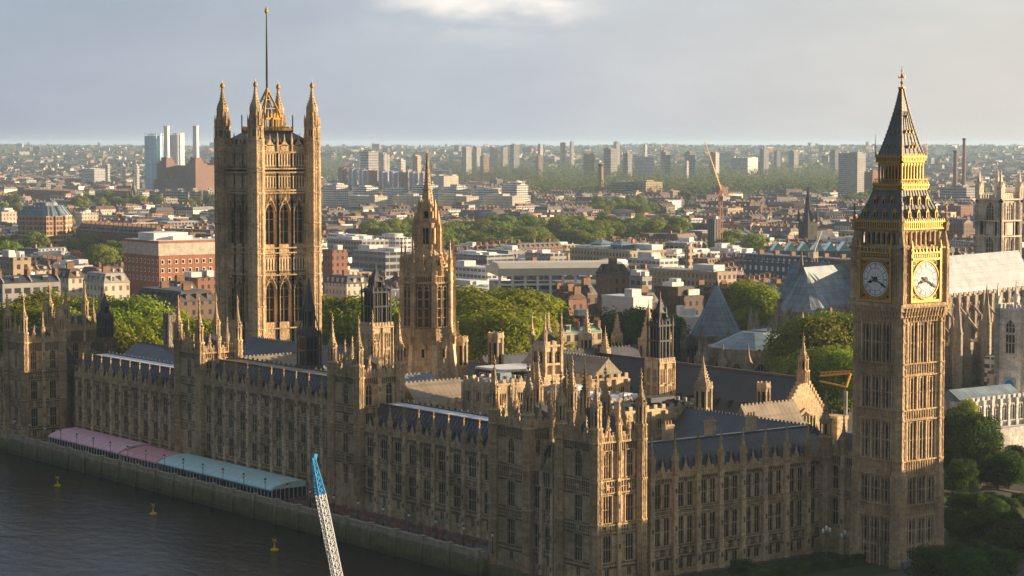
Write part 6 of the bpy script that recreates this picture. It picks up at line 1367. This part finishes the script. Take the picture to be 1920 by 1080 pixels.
B('tower', 'dark ribbed brick tower with pale ribs in the right middle distance', 'tower', 1327, 1352, 412, 1550, F['vert'] if 0 else fac('dark_ribs', (.13, .14, .16), (.02, .025, .03), 2.2, 100, .5, 1), 1); B('office', 'pale square lift tower beside the pavilion roofs', 'tower', 1284, 1300, 464, 1200, F['buff'], 3)
B('office', 'buff office with white sash windows behind the blue cone roof', 'office', 1220, 1375, 508, 1040, F['buff'], 2, ratio=.24, rot=0); B('scaffolded_house', 'brick house with dark mansard and white sheeted scaffold', 'house', 1118, 1180, 512, 800, F['brick'], SLATE2, 'mansard'); B('sheeted_building', 'building wrapped in white sheeting beside the dark mansard', 'house', 1130, 1222, 558, 755, WHITE, TARP, 'flat', ratio=.5)
B('red_house', 'small red brick houses below the conference building', 'house', 1040, 1100, 560, 740, F['red'], 1, 'terrace'); B('red_house', 'gabled red brick house left of the white sheeting', 'house', 1070, 1125, 596, 690, F['red'], 1, 'flat', ratio=1.5); B('dark_block', 'dark low office left of the abbey spires', 'office', 1230, 1300, 540, 780, F['dark'], 0, ratio=.6); B('green_roof_hall', 'long hall with pale green copper roof behind the palace spirelets', 'hall', 1030, 1130, 622, 660, F['buff'], COPPER, 'terrace', rot=90, ratio=.25)
B('dormer_block', 'blue slate mansard with large white dormers left of the abbey', 'office', 1405, 1600, 492, 1150, F['blue'], SLATE, 'mansard', ratio=.18)
def saw():
    d = 1330; x, y = gp(1520, d); t = thing('glass_roofed_hall', 'long hall with zigzag blue-green glass roof', 'hall', (x, y, 0), 50); mb = MB(); mb.box(-9, 9, -24, 24, 0, 17); mb.build('wall', F['dark'], t); r = MB()
    for i in range(6): y0 = -24 + i * 8; r.hexa([(-9, y0, 17), (9, y0, 17), (9, y0 + 7.9, 17), (-9, y0 + 7.9, 17)], [(-9, y0 + 3.9, 22.2), (9, y0 + 3.9, 22.2), (9, y0 + 4, 22.2), (-9, y0 + 4, 22.2)])
    r.build('roof', plain('blue_green_glass', (.16, .42, .44), .25, 0, .3, .4), t); ZONES.append((1430, 1600, 1270, 1400))
saw()
def spire_church(px, yt, yb, d, label, c, w=5):
    x, y = gp(px, d); z = zh(yt, d); t = thing('church', label, 'church', (x, y, 0)); M_ = plain('church_stone_%d' % px, c, .9, 0, .3); mb = MB(); h = z * .45; mb.box(-w, w, -w, w, 0, h); mb.box(-w * 5, -w, -w * 1.2, w * 1.2, 0, h * .45)
    for sx in (-1, 1):
        for sy in (-1, 1): mb.sq(sx * w, sy * w, w * .25, h, .05, h + w * 2)
    for k in range(4): mb.tr(0, 0, 90 * k); mb.box(w, w + .1, -w * .3, w * .3, h * .6, h * .9, 1)
    mb.tr(); mb.build('tower', [M_, DARK], t); s = MB(); s.fr(8, 0, 0, w * .85, h, .1, z); crockets(s, 8, w * .85, h, .2, z - 2, 8, .3); s.build('spire', M_, t); r = MB(); r.ext([(-w * 1.2, h * .45), (w * 1.2, h * .45), (0, h * .7)], -w * 5, -w, 'x'); r.build('roof', RF[0], t); ZONES.append((px - 15, px + 15, d - 40, d + 40))
spire_church(1515, 345, 450, 1650, 'blackened church with a thin dark spire in the right middle distance', (.045, .045, .05), 5); spire_church(251, 330, 375, 2700, 'slim grey church spire before the power station', (.16, .15, .13), 4)
def tower_crane(pxt, yt, pxb, yb, d, c, label):
    x, y = gp(pxb, d); xt, yt_ = gp(pxt, d); zb, z = zh(yb, d), zh(yt, d); t = thing('tower_crane', label, 'crane', (x, y, 0)); m = MB()
    for a in (-.9, .9):
        for b in (-.9, .9): m.bar((a, b, 0), (a, b, zb), .35)
    for i in range(int(zb / 3)): m.bar((-.9, -.9, i * 3), (.9, -.9, i * 3 + 3), .2); m.bar((.9, -.9, i * 3), (.9, .9, i * 3 + 3), .2)
    m.build('mast', plain('crane_red_%d' % pxt, (.3, .1, .06), .6), t); j = MB(); T = Vector((xt - x, yt_ - y, z)); Bv = Vector((0, 0, zb)); D_ = T - Bv; s = Vector((0, 0, 1)).cross(D_).normalized()
    n = 16
    for q in (-1, 1): j.bar(tuple(Bv + s * q * .9), tuple(T + s * q * .3), .4)
    j.bar(tuple(Bv + Vector((0, 0, 1.8))), tuple(T), .4)
    for i in range(n): a = Bv + D_ * (i / n); b = Bv + D_ * ((i + 1) / n); j.bar(tuple(a + s * .9 * (1 - i / n)), tuple(b - s * .9 * (1 - i / n)), .3)
    j.bar(tuple(Bv), tuple(Bv - D_ * .16), .8); j.build('jib', plain('crane_paint_%d' % pxt, c, .5, 0, .1), t); k = MB(); q = Bv - D_ * .16; k.box(q.x - 1.6, q.x + 1.6, q.y - 1.6, q.y + 1.6, q.z - 2.4, q.z + .5); k.build('counterweight', RF[2], t)
tower_crane(1321, 266, 1351, 355, 1500, (.62, .36, .08), 'tall yellow luffing crane above the parks'); tower_crane(1541, 432, 1528, 468, 1020, (.6, .6, .58), 'pale crane jib over the zigzag glass roof')
def yellow_crane():
    x, y = gp(1589, 505); t = thing('mobile_crane', 'yellow folded crane jib on a pale mast beside the clock tower', 'crane', (x, y, 0)); m = MB(); m.fr(8, 0, 0, .6, 0, .5, 24); m.build('mast', RAILS, t); j = MB(); P = lambda px, py: Vector((*[a - b for a, b in zip(gp(px, 505), (x, y))], zh(py, 505)))
    a, b, c, e = P(1540, 706), P(1598, 701), P(1590, 727), P(1540, 716)
    for q in ((a, b), (b, c), (c, e)): j.bar(tuple(q[0]), tuple(q[1]), .38); 
    a2, b2 = a + Vector((0, 0, .8)), b + Vector((0, 0, .6)); j.bar(tuple(a2), tuple(b2), .2)
    for i in range(8): u, v = i / 8, (i + 1) / 8; j.bar(tuple(a + (b - a) * u), tuple(a2 + (b2 - a2) * v), .15)
    j.build('jib', plain('crane_orange', (.62, .30, .03), .5, 0, .1), t)
yellow_crane()
for i, (a, b, yt, d, m, r, kd, l) in enumerate(((1232, 1318, 556, 780, F['dark'], SLATE2, 'flat', 'low black-clad office in front of the buff sash-window office'), (1180, 1236, 566, 770, F['dark'], 0, 'mansard', 'dark brick house beside the white sheeting'), (1250, 1320, 596, 745, WHITE, TARP, 'flat', 'low shed with a long white sheeted roof left of the blue cone'), (1040, 1078, 548, 760, F['brick'], 0, 'terrace', 'brown brick house under the right end of the long colonnade'), (1078, 1120, 552, 745, F['brick'], 0, 'mansard', 'brown mansard house left of the white scaffold'), (1180, 1222, 520, 880, F['grey'], 2, 'flat', 'grey scaffolded block right of the dark mansard'), (1300, 1372, 548, 860, F['dark'], 1, 'terrace', 'dark roofed house right behind the cone roof tip'), (430 - 20, 440, 520, 900, F['red'], 1, 'flat', 'red brick block touching the square tower on its left'), (150, 245, 528, 800, F['stucco'], 2, 'mansard', 'cream mansard houses above the left trees'), (100, 160, 520, 840, F['stucco'], 1, 'mansard', 'ornate pale building above the left trees'), (300, 372, 545, 770, F['stucco'], 1, 'mansard', 'pale stone house behind the left river towers'), (1420, 1500, 545, 1010, F['stucco'], 0, 'terrace', 'cream house half hidden by the abbey spires'))):
    B('house', l, 'house', a, b, yt, d, m, r, kd, ratio=.6)
B('brick_office', 'dark red brick block with white windows under the orange brick office', 'office', 325, 425, 522, 850, F['red'], 1, ratio=.7)
for a, b, yt, d, l in ((612, 668, 440, 1560, 'pale flat office nearest the square tower, behind the glazed office'), (700, 772, 446, 1450, 'wide white flat-roofed office left of the spire'), (850, 905, 462, 1450, 'white flat-roofed office just right of the spire'), (905, 985, 470, 1380, 'wide pale office right of the spire, before the tree belt'), (985, 1062, 476, 1250, 'long pale office behind the colonnaded building'), (1180, 1270, 486, 1150, 'white-roofed office right of the pavilion roofs'), (1165, 1215, 538, 930, 'white rooftop building above the sheeted scaffold'), (1380, 1470, 455, 1480, 'long pale office left of the zigzag glass roof')):
    B('office', l, 'office', a, b, yt, d, F['grey'] if a % 2 else F['white'], 3, ratio=.5)
# ------------------------------------------------------------ parks
PARKZ = [(0, 310, 610, 715), (600, 780, 620, 700), (860, 1050, 600, 700), (1120, 1300, 660, 760), (1340, 1480, 740, 920), (1280, 1925, 0, 830), (-50, 1125, 0, 660)]
ZONES += PARKZ
def park(kind_, px0, px1, yb, yt, n, label, group, w=1.1):
    ZONES.append((px0 - 3, px1 + 3, dz(yb) if yb > 273 else 0, dz(yt)))
    for i in range(n):
        u = BR.random(); d = dz(yb + (yt - yb) * u); px = BR.uniform(px0, px1); x, y = gp(px, d); tree(kind_, x, y, BR.uniform(15, 22), label, group, w)
park(MID, 690, 1300, 462, 452, 0, '', '') if 0 else None
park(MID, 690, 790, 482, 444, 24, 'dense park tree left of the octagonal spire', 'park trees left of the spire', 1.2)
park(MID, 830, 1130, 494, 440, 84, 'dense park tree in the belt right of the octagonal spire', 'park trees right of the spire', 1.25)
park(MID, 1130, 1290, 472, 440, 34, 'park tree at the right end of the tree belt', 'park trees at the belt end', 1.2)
park(MID, 1355, 1382, 490, 465, 3, 'round tree beside the dark ribbed tower', 'trees by the ribbed tower', 1.1); park(MID, 1395, 1450, 500, 480, 6, 'dark tree above the blue slate mansard', 'trees above the mansard', 1.1)
park(MID, 1112, 1240, 420, 396, 18, 'tree in the small park below the golden barracks', 'trees in the small park', 1.2); park(MID, 1270, 1322, 386, 368, 6, 'tree left of the orange brick house', 'trees by the orange house', 1.2)
park(MID, 0, 36, 418, 396, 5, 'tree left of the octagonal office', 'trees by the octagonal office', 1.2); park(MID, 138, 225, 408, 386, 10, 'tree right of the octagonal office', 'trees right of the octagonal office', 1.2); park(MID, 225, 300, 402, 388, 8, 'tree below the grey spire', 'trees below the grey spire', 1.1); park(MID, 340, 405, 406, 390, 5, 'tree just left of the square tower', 'trees just left of the square tower', 1.1)
park(MID, 0, 70, 508, 476, 6, 'bright tree in the left foreground city', 'trees at far left', 1.1); park(MID, 76, 170, 502, 476, 6, 'small bright tree in a row at left', 'row of small trees at left', 1.0); park(MID, 182, 248, 540, 492, 8, 'bright tree left of the orange brick office', 'bright trees by the orange office', 1.1)
park(MID, 1640, 1680, 392, 380, 4, 'tree left of the spire of the clock tower', 'trees by the clock tower spire', 1.2); park(MID, 1575, 1640, 388, 374, 6, 'tree below the banded office tower', 'trees below the banded tower', 1.2)
def mass(name, px0, px1, y0, y1, n, s, hh, leafs=LEAFM, rr=(7, 12), onhill=False):
    mb = MB(); rnd = random.Random(int(px0 + y0 * 7))
    ZONES.append((px0, px1, dz(y1), dz(y0))) if y0 > 285 else None
    for i in range(n):
        d = dz(y0 + (y1 - y0) * rnd.random()); px = rnd.uniform(px0, px1); x, y = gp(px, d); r = rnd.uniform(*rr); leafquads(mb, rnd, x, y, hgt(x, y) + hh * rnd.uniform(.4, .8), r, r, hh * .4, 30, s)
    kind(mb.build(name, leafs), 'stuff')
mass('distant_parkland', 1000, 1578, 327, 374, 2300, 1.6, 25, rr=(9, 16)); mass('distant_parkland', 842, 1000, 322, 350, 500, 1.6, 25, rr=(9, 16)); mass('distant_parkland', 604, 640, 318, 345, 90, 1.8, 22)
# ------------------------------------------------------------ houses filling the city
REG = [(-1e9, 405, 'left of the square tower'), (405, 800, 'between the square tower and the spire'), (800, 1200, 'right of the spire'), (1200, 1600, 'left of the clock tower'), (1600, 1e9, 'right of the clock tower')]
KN = [('terrace', 'brick', 'brown brick terrace'), ('terrace', 'dark', 'dark brick terrace'), ('terrace', 'stucco', 'cream stucco terrace'), ('flat', 'buff', 'buff flat-roofed office'), ('flat', 'grey', 'grey flat-roofed office'), ('mansard', 'red', 'red brick mansion block'), ('mansard', 'brick', 'brown mansard block'), ('flat', 'white', 'white flat-roofed block'), ('mansard', 'stucco', 'cream mansard block'), ('terrace', 'red', 'red brick terrace')]
RK = random.Random(21); cand = []
d = 700.0
while d < 5200:
    px = -420 + RK.random() * 30
    while px < 2700:
        if clear(px, d, 2): cand.append((px + RK.uniform(-4, 4), d * RK.uniform(.985, 1.015)))
        px += RK.uniform(1.05, 1.7) * (23 if d < 1500 else 26) * 4100 / d * (1 if d < 2500 else 1.4)
    d *= 1.034 if d < 1500 else 1.028
NB = 0; sv = {}
for px, d in cand:
    kd, mn, kn = RK.choices(KN, [3, 5, 4, 3, 5, 1, 3, 6, 4, 1])[0]; x, y = gp(px, d); rot = RK.choice([0, 90, 0, 90, 25, 115, -20]) + RK.uniform(-4, 4)
    if kd == 'terrace': w, l, h = RK.uniform(9, 12), RK.uniform(22, 48), RK.uniform(7, 12)
    else: w, l, h = RK.uniform(13, 22), RK.uniform(18, 38), RK.uniform(9, 15)
    if d < 1000: h *= .8
    ri = RK.choice([0, 0, 0, 1]) if kd != 'flat' else RK.choice([2, 3, 3])
    if NB < 298 and -20 < px < 1940:
        NB += 1; reg = [r[2] for r in REG if r[0] <= px < r[1]][0]; dist = 'in the near city' if d < 1150 else 'in the middle distance' if d < 2000 else 'in the far city'
        t = thing('city_block', '%s %s %s' % (kn, reg, dist), 'building', (x, y, 0), rot, '%ss %s %s' % (kn, reg, dist)); wb, rb, cb = MB(), MB(), MBL(); shape(kd, w, l, h, RK, wb, rb, cb, d < 1600)
        wb.build('wall', F[mn], t); rb.build('roof', RF[ri], t)
        cb.build_all('chimney' if kd != 'flat' else 'rooftop_plant', CHB if kd != 'flat' else RF[3], t)
    else:
        k = (mn,); wb = sv.setdefault(mn, MB()); rb = sv.setdefault(ri, MB()); cb = sv.setdefault('ch', MB())
        for q in (wb, rb, cb): q.tr(x, y, rot, hgt(x, y))
        shape(kd, w, l, h, RK, wb, rb, cb, False)
# beyond: the low suburbs climbing the hills, uncountable
RS = random.Random(8)
for i in range(3000):
    d = dz(RS.uniform(283.5, 345)) if i % 3 else RS.uniform(4200, 8500)
    px = RS.uniform(-60, 1980)
    if d < 3000 or not clear(px, d): continue
    x, y = gp(px, d); mn = RS.choices(['stucco', 'brick', 'red', 'white', 'buff', 'grey'], [4, 3, 3, 2, 2, 2])[0]; q = sv.setdefault(mn, MB()); q.tr(x, y, RS.choice([0, 30, 90, 60, 150]) + RS.uniform(-8, 8), hgt(x, y)); w, l, h = RS.uniform(8, 14), RS.uniform(12, 42), RS.uniform(7, 13) * (2.4 if RS.random() < .03 else 1)
    q.box(-w / 2, w / 2, -l / 2, l / 2, -3, h); r = sv.setdefault(RS.choice([0, 1, 1, 2]), MB()); r.tr(x, y, 0, hgt(x, y)); r.ox, r.oy, r.c, r.s = q.ox, q.oy, q.c, q.s; r.ext([(-w / 2, h), (w / 2, h), (0, h + w * .28)], -l / 2, l / 2, 'y')
NMV = {'stucco': 'distant_cream_houses', 'brick': 'distant_brown_houses', 'red': 'distant_red_houses', 'white': 'distant_white_blocks', 'buff': 'distant_buff_blocks', 'grey': 'distant_grey_blocks', 'dark': 'distant_dark_houses', 0: 'distant_slate_roofs', 1: 'distant_tile_roofs', 2: 'distant_flat_roofs', 3: 'distant_pale_roofs', 'ch': 'distant_chimneys'}
for k, v in sv.items():
    if v.V: kind(v.build(NMV[k], RF[k] if isinstance(k, int) else CHB if k == 'ch' else F[k]), 'stuff')
def hillwood(n, y0, y1, s, rr, name, lf):
    mb = MB(); rnd = random.Random(9)
    for i in range(n):
        d = rnd.uniform(y0, y1); px = rnd.uniform(-60, 1980)
        if d < 4500 and not clear(px, d): continue
        x, y = gp(px, d); r = rnd.uniform(*rr); leafquads(mb, rnd, x, y, hgt(x, y) + 5, r * 1.5, r, 7, 9, s)
    kind(mb.build(name, lf), 'stuff')
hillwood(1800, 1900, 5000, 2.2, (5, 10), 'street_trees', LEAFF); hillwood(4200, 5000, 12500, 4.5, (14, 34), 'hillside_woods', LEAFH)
# ------------------------------------------------------------ unseen blocks added west of the clock tower, sized to shade the north side
for (x0, x1, y0, y1, h, l) in ((-78, -58, 24, 33, 28, 'unseen stone office block, added for shade, west of the clock tower'), (-80, -58, 33.5, 60, 30, 'tall unseen stone office block, added for shade, with steep roof north-west of the clock tower'), (-84, -58, 2, 23.5, 41, 'tall unseen stone office block, added for shade, beyond the courtyard west of the clock tower')):
    t = thing('shade_office_block', l, 'office', ((x0 + x1) / 2, (y0 + y1) / 2, 0)); wb, rb, cb = MB(), MB(), MBL(); shape('mansard', x1 - x0, y1 - y0, h - 3.4, BR, wb, rb, cb); wb.build('wall', F['buff'], t); rb.build('roof', SLATE, t)
    cb.build_all('chimney', CHB, t)
# ------------------------------------------------------------ air
def haze():
    m = bpy.data.materials.new('haze_air'); m.use_nodes = True; nt = m.node_tree; nt.nodes.clear(); o = nt.nodes.new('ShaderNodeOutputMaterial'); v = nt.nodes.new('ShaderNodeVolumePrincipled')
    v.inputs['Color'].default_value = (.50, .72, 1.0, 1); v.inputs['Density'].default_value = 4.9e-5; v.inputs['Anisotropy'].default_value = .1; nt.links.new(v.outputs[0], o.inputs['Volume'])
    mb = MB(); mb.box(-24000, 2600, -24000, 1800, -8, 124); kind(mb.build('haze', m), 'stuff')
haze()
